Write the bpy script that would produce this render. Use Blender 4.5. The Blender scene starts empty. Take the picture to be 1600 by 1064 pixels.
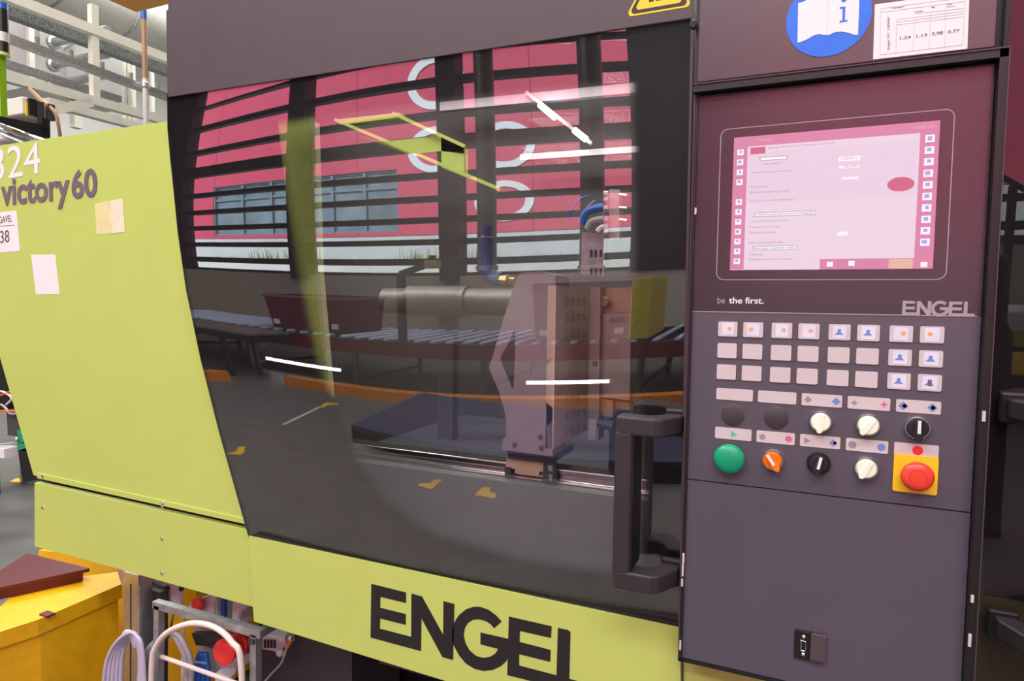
import bpy, bmesh, math, random
from mathutils import Vector, Matrix
random.seed(7)
S = bpy.context.scene
COL = S.collection
# ------------------------------------------------------------------ camera
F = 1022.13                                   # focal length in pixels of a 1600 px wide frame
R = Matrix(((0.91373078, -0.01402398, 0.40607806),
            (0.03614338, 0.9982477, -0.04685285),
            (-0.40470942, 0.05748792, 0.91263652)))
T = Vector((0.38667749, -0.35246672, 1.13822115))
H0 = 1.75                                     # height of the screen's top edge above the floor
def W(x, y, z): return Vector((x, z, H0 - y))  # machine frame (right, down, into the machine) -> world
_c = -(R.transposed() @ T)
CAM = W(*_c)
def raydir(u, v):
    d = R.transposed() @ Vector(((u - 800) / F, (v - 532) / F, 1))
    return Vector((d.x, d.z, -d.y)).normalized()
cd = bpy.data.cameras.new('camera'); cam = bpy.data.objects.new('camera', cd); COL.objects.link(cam)
rt = R.transposed()
ax = [Vector((rt[0][i], rt[2][i], -rt[1][i])) for i in range(3)]     # camera right, down, forward in world
M = Matrix((ax[0], -ax[1], -ax[2])).transposed().to_4x4(); M.translation = CAM
cam.matrix_world = M
cd.sensor_width = 36; cd.lens = F / 1600 * 36; cd.clip_start = .02; cd.clip_end = 300
S.camera = cam
# ------------------------------------------------------------------ colour management, sky, sun, added overhead fill lights
vs = S.view_settings
vs.view_transform = 'Standard'; vs.look = 'None'; vs.exposure = 0; vs.gamma = 1; vs.use_curve_mapping = False
w = bpy.data.worlds.new('sky'); S.world = w; w.use_nodes = True
bg = w.node_tree.nodes['Background']; bg.inputs[0].default_value = (.62, .78, 1, 1); bg.inputs[1].default_value = 1.6
def add_light(name, kind, loc, tgt, energy, color=(1, 1, 1), size=1, size_y=None, **k):
    l = bpy.data.lights.new(name, kind); o = bpy.data.objects.new(name, l); COL.objects.link(o)
    o.location = loc; l.energy = energy; l.color = color
    o.rotation_euler = (Vector(tgt) - Vector(loc)).to_track_quat('-Z', 'Y').to_euler()
    if kind == 'AREA':
        l.shape = 'RECTANGLE'; l.size = size; l.size_y = size_y or size
    if kind == 'SUN': l.angle = math.radians(1)
    return o
add_light('sun', 'SUN', (0, 20, 30), (4, -10, 4), 11, (1, .97, .94))
add_light('added_aisle_fill', 'AREA', (-.5, -3.6, 6.6), (-.5, -3.6, 0), 560, (1, .98, .97), 9, 1.2)  # unseen overhead fill, added to light the machine front
add_light('added_aisle_fill', 'AREA', (-.5, -6.6, 6.6), (-.5, -6.4, 0), 420, (1, .98, .97), 9, 1.2)
add_light('added_left_aisle_fill', 'AREA', (-5, -.8, 6.4), (-5, .4, 0), 260, (1, .99, .96), 4, 1)  # fill added over the left aisle to brighten the hoist
add_light('added_rear_hall_fill', 'AREA', (-7, 4.2, 7.2), (-7, 4.2, 0), 760, (1, .99, .95), 5, 3)  # unseen fill added to brighten the structure in the rear hall
add_light('added_rear_hall_fill', 'AREA', (-9, 10, 7.2), (-9, 10, 0), 850, (1, .99, .95), 6, 5)

# ------------------------------------------------------------------ helpers
def lin(c):
    return tuple(((x / 255) / 12.92 if x / 255 <= .04045 else ((x / 255 + .055) / 1.055) ** 2.4) for x in c) + (1,)
MATS = {}
def mat(name, rgb=(128, 128, 128), rough=.5, metal=0, spec=.5, emit=0, var=.06, scale=30, bump=0, coat=0, lcol=None):
    if name in MATS: return MATS[name]
    m = bpy.data.materials.new(name); m.use_nodes = True; nt = m.node_tree; b = nt.nodes['Principled BSDF']
    col = lcol + (1,) if lcol else lin(rgb)
    b.inputs['Roughness'].default_value = rough; b.inputs['Metallic'].default_value = metal
    b.inputs['Specular IOR Level'].default_value = spec; b.inputs['Coat Weight'].default_value = coat
    tc = nt.nodes.new('ShaderNodeTexCoord'); nz = nt.nodes.new('ShaderNodeTexNoise'); nz.inputs['Scale'].default_value = scale
    nz.inputs['Detail'].default_value = 4
    nt.links.new(tc.outputs['Object'], nz.inputs['Vector'])
    mp = nt.nodes.new('ShaderNodeMapRange'); mp.inputs[1].default_value = .3; mp.inputs[2].default_value = .7
    mp.inputs[3].default_value = 1 - var; mp.inputs[4].default_value = 1 + var
    nt.links.new(nz.outputs['Fac'], mp.inputs[0])
    mx = nt.nodes.new('ShaderNodeVectorMath'); mx.operation = 'SCALE'; mx.inputs[0].default_value = col[:3]
    nt.links.new(mp.outputs[0], mx.inputs['Scale'])
    nt.links.new(mx.outputs[0], b.inputs['Base Color'])
    if emit:
        b.inputs['Emission Color'].default_value = col; b.inputs['Emission Strength'].default_value = emit
    if bump:
        bp = nt.nodes.new('ShaderNodeBump'); bp.inputs['Strength'].default_value = bump; bp.inputs['Distance'].default_value = .002
        nt.links.new(nz.outputs['Fac'], bp.inputs['Height']); nt.links.new(bp.outputs[0], b.inputs['Normal'])
    MATS[name] = m
    return m
def wpos(o):
    p = Vector((0, 0, 0))
    while o is not None: p = p + o.location; o = o.parent
    return p
def obj(name, bm, m, parent=None, label=None, smooth=False, kind=None, loc=None):
    bmesh.ops.recalc_face_normals(bm, faces=bm.faces)
    me = bpy.data.meshes.new(name); off = wpos(parent) if parent else Vector(loc or (0, 0, 0))
    bmesh.ops.translate(bm, verts=bm.verts, vec=-off)
    bm.to_mesh(me); bm.free()
    if smooth: 
        for p in me.polygons: p.use_smooth = True
    for mm in (m if isinstance(m, (list, tuple)) else [m]): me.materials.append(mm)
    o = bpy.data.objects.new(name, me); COL.objects.link(o)
    if parent: o.parent = parent
    else: o.location = off
    if label: o['label'] = label
    if kind: o['kind'] = kind
    if smooth == 'edge':
        md = o.modifiers.new('edges', 'EDGE_SPLIT'); md.split_angle = math.radians(40)
    return o
def thing(name, label, cat, loc=(0, 0, 0), group=None):
    o = bpy.data.objects.new(name, None); COL.objects.link(o); o.location = loc; o.empty_display_size = .1
    return tag(o, label, cat, group)
def tag(o, label, cat, group=None):
    o['label'] = label; o['category'] = cat
    if group: o['group'] = group
    return o
def dup(root, loc, label=None, group=None, name=None):
    r = root.copy(); COL.objects.link(r); r.location = loc
    if label: r['label'] = label
    if group: r['group'] = group
    for ch in list(root.children):
        c = ch.copy(); COL.objects.link(c); c.parent = r
        for g in list(ch.children):
            d = g.copy(); COL.objects.link(d); d.parent = c
    return r
def struct(name, bm, m, parent=None, smooth=False):
    o = obj(name, bm, m, parent, smooth=smooth)
    if not parent: o['kind'] = 'structure'
    return o
def B(): return bmesh.new()
def box(bm, lo, hi, bev=0, seg=2):
    lo, hi = Vector(lo), Vector(hi)
    r = bmesh.ops.create_cube(bm, size=1)
    vs_ = r['verts']
    c, d = (lo + hi) / 2, hi - lo
    for v in vs_: v.co = Vector((v.co.x * d.x, v.co.y * d.y, v.co.z * d.z)) + c
    if bev:
        es = list({e for v in vs_ for e in v.link_edges})
        bmesh.ops.bevel(bm, geom=es, offset=bev, segments=seg, affect='EDGES', profile=.5)
    return bm
def bar(bm, p, q, wd, ht, up=(0, 0, 1)):
    p, q = Vector(p), Vector(q); d = (q - p).normalized(); up = Vector(up)
    if abs(d.dot(up)) > .98: up = Vector((0, 1, 0))
    s = d.cross(up).normalized(); u = s.cross(d).normalized()
    V = [bm.verts.new(a + s * (i * wd / 2) + u * (j * ht / 2)) for a in (p, q) for i, j in ((-1, -1), (1, -1), (1, 1), (-1, 1))]
    for f in ((0, 1, 2, 3), (7, 6, 5, 4), (0, 4, 5, 1), (1, 5, 6, 2), (2, 6, 7, 3), (3, 7, 4, 0)): bm.faces.new([V[i] for i in f])
    return bm
def spline(pts, n=8):
    pts = [Vector(p) for p in pts]; out = []
    for i in range(len(pts) - 1):
        a, b, c, d = pts[max(i - 1, 0)], pts[i], pts[i + 1], pts[min(i + 2, len(pts) - 1)]
        for k in range(n):
            t = k / n
            out.append(.5 * ((2 * b) + (c - a) * t + (2 * a - 5 * b + 4 * c - d) * t * t + (3 * b - a - 3 * c + d) * t ** 3))
    return out + [pts[-1]]
def tube(bm, pts, r, n=10, caps=True):
    pts = [Vector(p) for p in pts]; rings = []; nrm = None
    for i, p in enumerate(pts):
        d = (pts[min(i + 1, len(pts) - 1)] - pts[max(i - 1, 0)]).normalized()
        if nrm is None: nrm = d.orthogonal().normalized()
        nrm = (nrm - d * nrm.dot(d)).normalized(); bn = d.cross(nrm)
        rr = r[i] if isinstance(r, (list, tuple)) else r
        rings.append([bm.verts.new(p + (nrm * math.cos(a) + bn * math.sin(a)) * rr) for a in (2 * math.pi * k / n for k in range(n))])
    for a, b in zip(rings, rings[1:]):
        for k in range(n): bm.faces.new((a[k], a[(k + 1) % n], b[(k + 1) % n], b[k]))
    if caps: bm.faces.new(rings[0][::-1]); bm.faces.new(rings[-1])
    return bm
def prism(bm, pts, vec):
    """polygon pts swept along vec"""
    vec = Vector(vec); a = [bm.verts.new(Vector(p)) for p in pts]; b = [bm.verts.new(Vector(p) + vec) for p in pts]; n = len(a)
    f1 = bm.faces.new(a); f2 = bm.faces.new(b[::-1]); f1.normal_update(); f2.normal_update()
    for i in range(n): bm.faces.new((a[i], b[i], b[(i + 1) % n], a[(i + 1) % n]))
    bmesh.ops.triangulate(bm, faces=[f1, f2])
    return bm
def lathe(bm, c, axis, prof, n=32):
    """prof: list of (radius, height along axis)"""
    c, axis = Vector(c), Vector(axis).normalized(); u = axis.orthogonal().normalized(); v = axis.cross(u); rings = []
    for r, h in prof:
        if r < 1e-6: rings.append([bm.verts.new(c + axis * h)])
        else: rings.append([bm.verts.new(c + axis * h + (u * math.cos(2 * math.pi * k / n) + v * math.sin(2 * math.pi * k / n)) * r) for k in range(n)])
    for a, b in zip(rings, rings[1:]):
        for k in range(n):
            k2 = (k + 1) % n
            if len(a) == 1 and len(b) == 1: continue
            if len(a) == 1: bm.faces.new((a[0], b[k2], b[k]))
            elif len(b) == 1: bm.faces.new((a[k], a[k2], b[0]))
            else: bm.faces.new((a[k], a[k2], b[k2], b[k]))
    return bm
def P(u, v, Y):
    """the point seen at pixel (u, v) on the upright plane Y"""
    d = raydir(u, v); p = CAM + d * ((Y - CAM.y) / d.y); p.z = max(p.z, .01); return p
def PZ(u, v, Z):
    d = raydir(u, v); return CAM + d * ((Z - CAM.z) / d.z)
def PX(u, v, X):
    d = raydir(u, v); return CAM + d * ((X - CAM.x) / d.x)
def plate(name, px, Y, th, m, parent=None, bev=0, label=None, shift=(0, 0, 0)):
    bm = B(); prism(bm, [P(u, v, Y) + Vector(shift) for u, v in px], (0, th, 0))
    if bev:
        bmesh.ops.bevel(bm, geom=[e for e in bm.edges if len(e.link_faces) == 2 and e.calc_face_angle(0) > .5], offset=bev, segments=2, affect='EDGES')
    return obj(name, bm, m, parent, label)
def text(s, quad, m, parent, name='lettering', bold=0, thick=.0004, space=1, label=None):
    """lettering whose bounding box fills the 3-D quad (top left, top right, bottom right, bottom left)"""
    c = bpy.data.curves.new('t', 'FONT'); c.body = s; c.offset = bold; c.resolution_u = 4; c.space_word = space
    o = bpy.data.objects.new('t', c); COL.objects.link(o)
    bpy.context.view_layer.update()
    me = bpy.data.meshes.new_from_object(o.evaluated_get(bpy.context.evaluated_depsgraph_get()))
    bpy.data.objects.remove(o); bpy.data.curves.remove(c)
    xs = [v.co.x for v in me.vertices]; ys = [v.co.y for v in me.vertices]
    x0, x1, y0, y1 = min(xs), max(xs), min(ys), max(ys)
    bm = B(); bm.from_mesh(me); bpy.data.meshes.remove(me)
    tl, tr, br, bl = [Vector(q) for q in quad]
    for v in bm.verts:
        a, b = (v.co.x - x0) / (x1 - x0), (v.co.y - y0) / (y1 - y0)
        v.co = bl.lerp(br, a).lerp(tl.lerp(tr, a), b)
    nv = (tr - tl).cross(bl - tl).normalized()
    if nv.dot(CAM - tl) < 0: nv = -nv
    r = bmesh.ops.extrude_face_region(bm, geom=list(bm.faces))
    bmesh.ops.translate(bm, verts=[g for g in r['geom'] if isinstance(g, bmesh.types.BMVert)], vec=nv * thick)
    for f in bm.faces: f.smooth = False
    return obj(name, bm, m, parent, label)
def decal(name, px, Y, m, parent, th=.0006, label=None):
    """a sticker or print lying on the upright plane Y"""
    return plate(name, px, Y - th, th, m, parent, label=label)
def rrect(cx, cz, w_, h_, r, n=5):
    o = []
    for sx, sz, a0 in ((1, 1, 0), (-1, 1, 90), (-1, -1, 180), (1, -1, 270)):
        for k in range(n):
            a = math.radians(a0 + 90 * k / (n - 1))
            o.append((cx + sx * (w_ / 2 - r) + r * math.cos(a), cz + sz * (h_ / 2 - r) + r * math.sin(a)))
    return o
def slab(bm, cx, cz, w_, h_, r, Y, th):
    return prism(bm, [(x, Y, z) for x, z in rrect(cx, cz, w_, h_, r)], (0, th, 0))

# the door's clear sheet is slightly bowed: Y of its front as a function of X and Z
PX0, PZ0 = -.70, 1.35
A0, A1, A2, A3, A4, A5 = -.024, -.0027, .0044, -.095, -.0141, .3109
def surf(x, z):
    a, b = x - PX0, z - PZ0
    return .036 + A0 * b + .5 * A1 * b * b + A2 * a * b + .5 * A3 * a * a * b + .5 * A4 * a * b * b + .25 * A5 * a * a * b * b
def surfn(x, z):
    a, b = x - PX0, z - PZ0
    return Vector((A2 * b + A3 * a * b + .5 * A4 * b * b + .5 * A5 * a * b * b, -1, A0 + A1 * b + A2 * a + .5 * A3 * a * a + A4 * a * b + .5 * A5 * a * a * b)).normalized()
def PS(u, v, back=0):
    d = raydir(u, v); y = .036
    for _ in range(6):
        p = CAM + d * ((y + back - CAM.y) / d.y); y = surf(p.x, p.z)
    return p
def RF(u, v, Y=None, Z=None):
    """where in the hall behind the photographer lies what the door's sheet mirrors at pixel (u, v)"""
    p = PS(u, v); n = surfn(p.x, p.z); d = raydir(u, v); d = d - 2 * d.dot(n) * n
    t = (Y - p.y) / d.y if Y is not None else (Z - p.z) / d.z
    return p + d * t

# ------------------------------------------------------------------ materials
LIME = mat('lime_paint', lcol=(.51, .63, .145), rough=.38, var=.02, scale=6)
PLATEGREY = mat('plate_grey_paint', lcol=(.074, .057, .064), rough=.55, var=.05, scale=9)
PANELGREY = mat('panel_grey_paint', lcol=(.083, .077, .103), rough=.33, spec=.9, var=.03, scale=9)
SHEET = mat('dark_overlay_sheet', lcol=(.032, .019, .029), rough=.26, spec=1, var=.04)
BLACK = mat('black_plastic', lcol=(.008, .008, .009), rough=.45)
RUBBER = mat('black_rubber', lcol=(.012, .011, .012), rough=.7)
HANDLE = mat('handle_plastic', lcol=(.031, .027, .030), rough=.5, var=.08, scale=60)
CHROME = mat('chrome', lcol=(.8, .8, .82), rough=.15, metal=1)
STEEL = mat('machined_steel', lcol=(.42, .36, .36), rough=.38, metal=1, var=.15, scale=14)
ZINC = mat('galvanised_steel', lcol=(.45, .46, .47), rough=.4, metal=.7, var=.2, scale=40)
ALU = mat('aluminium', lcol=(.6, .6, .6), rough=.35, metal=.9, var=.1)
CAST = mat('grey_cast_paint', lcol=(.22, .17, .19), rough=.45, var=.08, scale=18)
BRASS = mat('brass', lcol=(.6, .42, .2), rough=.3, metal=1)
KEYM = mat('key_cap', lcol=(.60, .545, .56), rough=.5, var=.02)
WHITE = mat('white_print', lcol=(.82, .8, .82), rough=.6, var=.01)
LINE = mat('light_line_print', lcol=(.38, .33, .38), rough=.6, var=.02)
INK = mat('dark_ink', lcol=(.1, .08, .09), rough=.6)
LETTER = mat('black_lettering', lcol=(.016, .014, .016), rough=.5)
VIOLET = mat('violet_grey_lettering', lcol=(.17, .12, .16), rough=.5)
BLUE = mat('sign_blue', lcol=(.012, .16, .78), rough=.45)
YEL = mat('sign_yellow', lcol=(.95, .6, .015), rough=.45)
RED = mat('signal_red', lcol=(.75, .035, .03), rough=.35)
GREEN = mat('signal_green', lcol=(.005, .34, .17), rough=.35)
ORANGE = mat('signal_orange', lcol=(.95, .19, .005), rough=.35)
CREAM = mat('cream_structure_paint', lcol=(.69, .69, .60), rough=.6, var=.06, scale=5)
WALLW = mat('white_wall_paint', lcol=(.7, .72, .7), rough=.8, var=.04, scale=2)
FLOORM = mat('grey_floor_coating', lcol=(.105, .105, .10), rough=.5, var=.18, scale=4)
DARKBAR = mat('dark_window_bar', lcol=(.02, .014, .018), rough=.6)
BROWN = mat('brown_beige_wall', lcol=(.40, .34, .29), rough=.8, var=.05, scale=3)
FACADE = mat('red_facade_panel', lcol=(.66, .078, .150), rough=.6, var=.05, scale=1)
YELBOX = mat('yellow_box_plastic', lcol=(.85, .47, .004), rough=.4)
DKRED = mat('dark_red_plastic', lcol=(.11, .004, .012), rough=.4)
CABLEL = mat('lilac_cable', lcol=(.5, .47, .62), rough=.5)
CABLEW = mat('ivory_cable', lcol=(.78, .68, .62), rough=.5)
CABLEG = mat('grey_cable', lcol=(.38, .36, .38), rough=.5)
CABLEB = mat('blue_hose', lcol=(.02, .12, .5), rough=.4)
LGREY = mat('light_grey_plastic', lcol=(.6, .56, .6), rough=.5)
DGREY = mat('dark_grey_metal', lcol=(.045, .045, .05), rough=.5)
BED = mat('machine_bed_grey', lcol=(.10, .10, .11), rough=.5)
LAMP = mat('lamp_tube', lcol=(1, 1, 1), emit=14)

def glass_mat(name, fac_mul, tint, ior=1.5, inner=False):
    m = bpy.data.materials.new(name); m.use_nodes = True; nt = m.node_tree
    for n in list(nt.nodes):
        if n.type != 'OUTPUT_MATERIAL': nt.nodes.remove(n)
    out = [n for n in nt.nodes if n.type == 'OUTPUT_MATERIAL'][0]
    fr = nt.nodes.new('ShaderNodeFresnel'); fr.inputs['IOR'].default_value = 1 / ior if inner else ior
    mu = nt.nodes.new('ShaderNodeMath'); mu.operation = 'MULTIPLY'; mu.inputs[1].default_value = fac_mul; mu.use_clamp = True
    tr = nt.nodes.new('ShaderNodeBsdfTransparent'); tr.inputs[0].default_value = tint
    gl = nt.nodes.new('ShaderNodeBsdfGlossy'); gl.inputs['Roughness'].default_value = .004
    mx = nt.nodes.new('ShaderNodeMixShader')
    ge = nt.nodes.new('ShaderNodeNewGeometry'); m1 = nt.nodes.new('ShaderNodeMath'); m1.operation = 'SUBTRACT'; m1.inputs[0].default_value = 1
    if inner: m1.operation = 'MULTIPLY'
    m2 = nt.nodes.new('ShaderNodeMath'); m2.operation = 'MULTIPLY'
    nt.links.new(ge.outputs['Backfacing'], m1.inputs[1]); nt.links.new(mu.outputs[0], m2.inputs[0]); nt.links.new(m1.outputs[0], m2.inputs[1])
    nt.links.new(fr.outputs[0], mu.inputs[0]); nt.links.new(m2.outputs[0], mx.inputs[0])
    nt.links.new(tr.outputs[0], mx.inputs[1]); nt.links.new(gl.outputs[0], mx.inputs[2]); nt.links.new(mx.outputs[0], out.inputs[0])
    return m
PANE = glass_mat('door_sheet_plastic', 3.8, (.96, .96, .96, 1))
INNER = glass_mat('door_sheet_inner_face', 3.0, (.97, .97, .97, 1), inner=True)
WINGLASS = glass_mat('hall_window_glass', 1.2, (.95, .97, .97, 1))

# ------------------------------------------------------------------ setting: floor, walls, ceiling
WY = -9.3                                    # the window wall behind the photographer
bm = B(); box(bm, (-16, WY, -.1), (9, 15, 0)); struct('floor', bm, FLOORM)
bm = B(); box(bm, (-16, WY - .3, 8.2), (9, 15, 8.4)); struct('ceiling', bm, WALLW)
bm = B(); box(bm, (-16, 15, 0), (9, 15.2, 8.2)); struct('wall_back', bm, WALLW)
bm = B(); box(bm, (-16.2, WY - .3, 0), (-16, 15.2, 8.2)); struct('wall_left', bm, WALLW)
bm = B(); box(bm, (9, WY - .3, 0), (9.2, 15.2, 8.2)); struct('wall_right', bm, WALLW)
SILL = RF(585, 431, Y=WY).z
xl = RF(292, 230, Y=WY).x; xr = RF(988, 230, Y=WY).x
TOP = 7.4
bm = B(); box(bm, (-16, WY - .3, 0), (9, WY, SILL)); wf = struct('wall_front', bm, BROWN)
bm = B(); box(bm, (-16, WY - .3, TOP), (9, WY, 8.2)); struct('trim_1', bm, DARKBAR)
bm = B(); box(bm, (-16, WY - .3, SILL), (xl, WY, TOP)); struct('trim_2', bm, DARKBAR)
xr2 = xr + 1.5
bm = B(); box(bm, (xr, WY - .3, SILL), (xr2, WY + .05, TOP)); struct('trim_3', bm, DARKBAR)
bm = B(); box(bm, (8.2, WY - .3, SILL), (9, WY, TOP)); struct('trim_4', bm, DARKBAR)
# bars of the tall window front, one window per bay
rows = [(96, .05), (140, .11), (190, .11), (232, .24), (280, .10), (315, .10), (347, .10), (380, .10), (410, .12)]
cols = [(466, 25), (704, 28)]
colx = [RF(u, 260, Y=WY).x for u, _ in cols]
edges = [xl, colx[0], colx[1], xr]
def window(n, x0, x1, low=False):
    bm = B(); box(bm, (x0, WY - .12, SILL), (x1, WY - .08, SILL + .06)); fr = struct('window_%d' % n, bm, DARKBAR)
    for v, h in (rows[-2:] if low else rows):
        z = RF(585, v, Y=WY).z
        b = B(); box(b, (x0, WY - .2, z - h / 2), (x1, WY, z + h / 2)); obj('window_bar', b, DARKBAR, fr)
    z = RF(585, 96, Y=WY).z
    while z < TOP - .5 and not low:
        z += .55
        b = B(); box(b, (x0, WY - .2, z - .06), (x1, WY, z + .06)); obj('window_bar', b, DARKBAR, fr)
    b = B(); box(b, (x0, WY - .11, SILL), (x1, WY - .1, TOP)); obj('pane', b, WINGLASS, fr)
    return fr
for i in range(3): window(i + 1, edges[i], edges[i + 1])
window(4, xr2, 5.6, True); window(5, 5.6, 8.2, True)
for i, x in enumerate(colx + [5.6]):
    bm = B(); box(bm, (x - .15, WY - .28, SILL - .1), (x + .15, WY + .12, TOP)); box(bm, (x - .19, WY + .10, SILL - .1), (x + .19, WY + .13, TOP)); struct('trim_%d' % (5 + i), bm, DARKBAR)

# outside: terrace ground, low white wall, red building
OY = -27.0
bm = B(); box(bm, (-60, OY - 12, SILL - 1.2), (60, WY - .4, SILL - 1.0)); o = struct('ground_outside', bm, mat('outside_paving', lcol=(.45, .46, .44), rough=.9, scale=2))
z0, z1 = RF(585, 428, Y=-19.5).z, RF(585, 413, Y=-19.5).z
bm = B(); box(bm, (-45, -19.8, SILL - 1), (45, -19.5, z1)); tag(obj('parapet_wall', bm, WALLW), 'low white parapet wall outside below the hall windows', 'wall')
bldg = thing('red_building', 'red panelled building with white ring signs outside the hall windows, mirrored in the door', 'building', (0, OY, SILL - 1))
zb = RF(585, 369, Y=OY).z; zp = RF(585, 402, Y=OY).z
bm = B(); box(bm, (-40, OY - 5, SILL - 1), (40, OY - .05, zb)); obj('plinth', bm, mat('white_plinth_render', lcol=(.62, .66, .68), rough=.8, scale=1), bldg)
seams = [RF(u, 230, Y=OY).x for u in (340, 632, 832)]
pw = (seams[2] - seams[0]) / 2
wz0, wz1 = RF(470, 366, Y=OY).z, RF(470, 278, Y=OY).z
wx0, wx1 = RF(333, 320, Y=OY).x, RF(622, 320, Y=OY).x
xs = [seams[0] + pw * k for k in range(-6, 9)]
bm = B(); box(bm, (xs[0], OY - 5, zb), (xs[-1], OY - .35, zb + 16)); obj('building_core', bm, mat('dark_core', lcol=(.05, .06, .07), rough=.6), bldg)
for k in range(len(xs) - 1):
    a, b_ = xs[k] + .012, xs[k + 1] - .012
    for (q0, q1) in ((zb, wz0), (wz0, wz1), (wz1, zb + 16)):
        if q0 == wz0:
            segs = [(a, min(b_, wx0)), (max(a, wx1), b_)] 
        else: segs = [(a, b_)]
        for s0, s1 in segs:
            if s1 - s0 > .05:
                bm = B(); box(bm, (s0, OY - .3, q0), (s1, OY, q1)); obj('facade_panel', bm, FACADE, bldg)
SKYG = mat('building_window_glass', lcol=(.2, .27, .31), rough=.12, spec=1, var=.3, scale=.8)
nw = 6
for k in range(nw):
    a = wx0 + (wx1 - wx0) * k / nw; b_ = wx0 + (wx1 - wx0) * (k + 1) / nw
    bm = B(); box(bm, (a, OY - .28, wz0), (b_, OY - .2, wz1)); fr = obj('building_window', bm, SKYG, bldg)
    bm = B(); 
    for q in ((a, a + .08), (b_ - .08, b_)): box(bm, (q[0], OY - .2, wz0), (q[1], OY - .05, wz1))
    for q in ((wz0, wz0 + .12), (wz1 - .1, wz1), (wz0 + (wz1 - wz0) * .7, wz0 + (wz1 - wz0) * .74)): box(bm, (a, OY - .2, q[0]), (b_, OY - .1, q[1]))
    obj('window_frame', bm, mat('blue_grey_frame', lcol=(.2, .27, .32), rough=.5), fr)
RING = mat('white_ring_sign', lcol=(.85, .9, .95), rough=.5)
for u0, v0, u1, v1 in ((637, 86, 727, 172), (638, 198, 726, 270), (744, 190, 837, 264), (742, 282, 835, 346)):
    c = (RF(u0, (v0 + v1) / 2, Y=OY) + RF(u1, (v0 + v1) / 2, Y=OY)) / 2
    rx = abs(RF(u1, (v0 + v1) / 2, Y=OY).x - RF(u0, (v0 + v1) / 2, Y=OY).x) / 2
    rz = abs(RF((u0 + u1) / 2, v1, Y=OY).z - RF((u0 + u1) / 2, v0, Y=OY).z) / 2
    bm = B(); n = 48; t_ = .27
    o_ = [Vector((c.x + rx * math.cos(2 * math.pi * k / n), OY + .06, c.z + rz * math.sin(2 * math.pi * k / n))) for k in range(n)]
    i_ = [Vector((c.x + (rx - t_ * rx * 1.05) * math.cos(2 * math.pi * k / n), OY + .06, c.z + (rz - t_ * rz * 1.1) * math.sin(2 * math.pi * k / n))) for k in range(n)]
    for k in range(n):
        k2 = (k + 1) % n
        q = [o_[k], o_[k2], i_[k2], i_[k]]
        A = [bm.verts.new(p) for p in q]; Bq = [bm.verts.new(p + Vector((0, -.12, 0))) for p in q]
        bm.faces.new(A); bm.faces.new((A[0], A[1], Bq[1], Bq[0])); bm.faces.new((A[2], A[3], Bq[3], Bq[2]))
    bmesh.ops.remove_doubles(bm, verts=bm.verts, dist=1e-4)
    obj('ring_sign', bm, RING, bldg)
GRASS = mat('pale_grass', lcol=(.22, .27, .09), rough=.9, var=.4, scale=3)
bm = B()
gx0, gx1 = RF(330, 400, Y=OY + 1).x, RF(900, 400, Y=OY + 1).x
zg = RF(585, 410, Y=OY + 1).z
for k in range(700):
    x = random.uniform(gx0, gx1); y = OY + random.uniform(.4, 1.6); h = random.uniform(.15, .8) * (1 if 3 < (x - gx0) % 9 < 7 else .4); dx = random.uniform(-.25, .25)
    a = [bm.verts.new((x - .05, y, zg - .3)), bm.verts.new((x + .05, y, zg - .3)), bm.verts.new((x + dx, y + .05, zg - .3 + h + .3))]
    bm.faces.new(a)
g_ = obj('grass', bm, GRASS, kind='stuff'); tag(g_, 'pale tufts of grass before the red building', 'grass')

# ------------------------------------------------------------------ the machine's sliding door
DY = .018; DL = .038                          # upper plate, lower panel
door = thing('sliding_door', 'machine sliding door with dark mirroring sheet, grey top plate, lime foot and bow handle', 'machine door', P(720, 900, DY))
plate('top_plate', [(262, -60), (1084, -190), (1083.5, 28), (262, 152)], DY, .002, PLATEGREY, door, bev=.0012, label='matte grey upper plate')
plate('lower_panel', [(388, 836), (1063, 980), (1066, 1180), (396, 971.5)], DL, .003, LIME, door, bev=.0015, label='lime lower panel with large black lettering')
plate('side_trim', [(1079.5, 28), (1084, 28), (1064, 980), (1060, 980)], DY, .02, mat('mauve_trim', lcol=(.075, .05, .062), rough=.4), door, label='thin mauve edge trim')
EDGE = [(100, 261), (152, 261), (200, 261.5), (250, 266), (282, 269.5), (362, 277.5), (453, 290.5), (560, 313), (675, 342), (760, 366), (835, 387), (870, 397)]
def left_edge(v):
    for (v0, u0), (v1, u1) in zip(EDGE, EDGE[1:]):
        if v <= v1: return u0 + (u1 - u0) * (v - v0) / (v1 - v0)
    return EDGE[-1][1]
def sheet(back, mats, name, label=None, nx=72, ny=48, edge=True):
    tl, tr, br, bl = (260.5, 146), (1082, 20), (1061, 992), (389, 843)
    bm = B(); V = {}
    for j in range(ny + 1):
        for i in range(nx + 1):
            a, b = i / nx, j / ny
            vl = tl[1] * (1 - b) + bl[1] * b; ul = left_edge(vl); ur, vr = tr[0] * (1 - b) + br[0] * b, tr[1] * (1 - b) + br[1] * b
            u = ul * (1 - a) + ur * a; v = vl * (1 - a) + vr * a
            V[i, j] = (bm.verts.new(PS(u, v, back)), u, v)
    fs = []
    for j in range(ny):
        for i in range(nx): fs.append(bm.faces.new((V[i, j][0], V[i, j + 1][0], V[i + 1, j + 1][0], V[i + 1, j][0])))
    return bm, V, fs
bm, V, fs = sheet(0, None, 'door_sheet')
for f in fs: f.smooth = True
r = bmesh.ops.extrude_face_region(bm, geom=list(bm.faces))
nf = [g for g in r['geom'] if isinstance(g, bmesh.types.BMFace)]
bmesh.ops.translate(bm, verts=[g for g in r['geom'] if isinstance(g, bmesh.types.BMVert)], vec=(0, .005, 0))
bm.faces.ensure_lookup_table()
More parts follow.
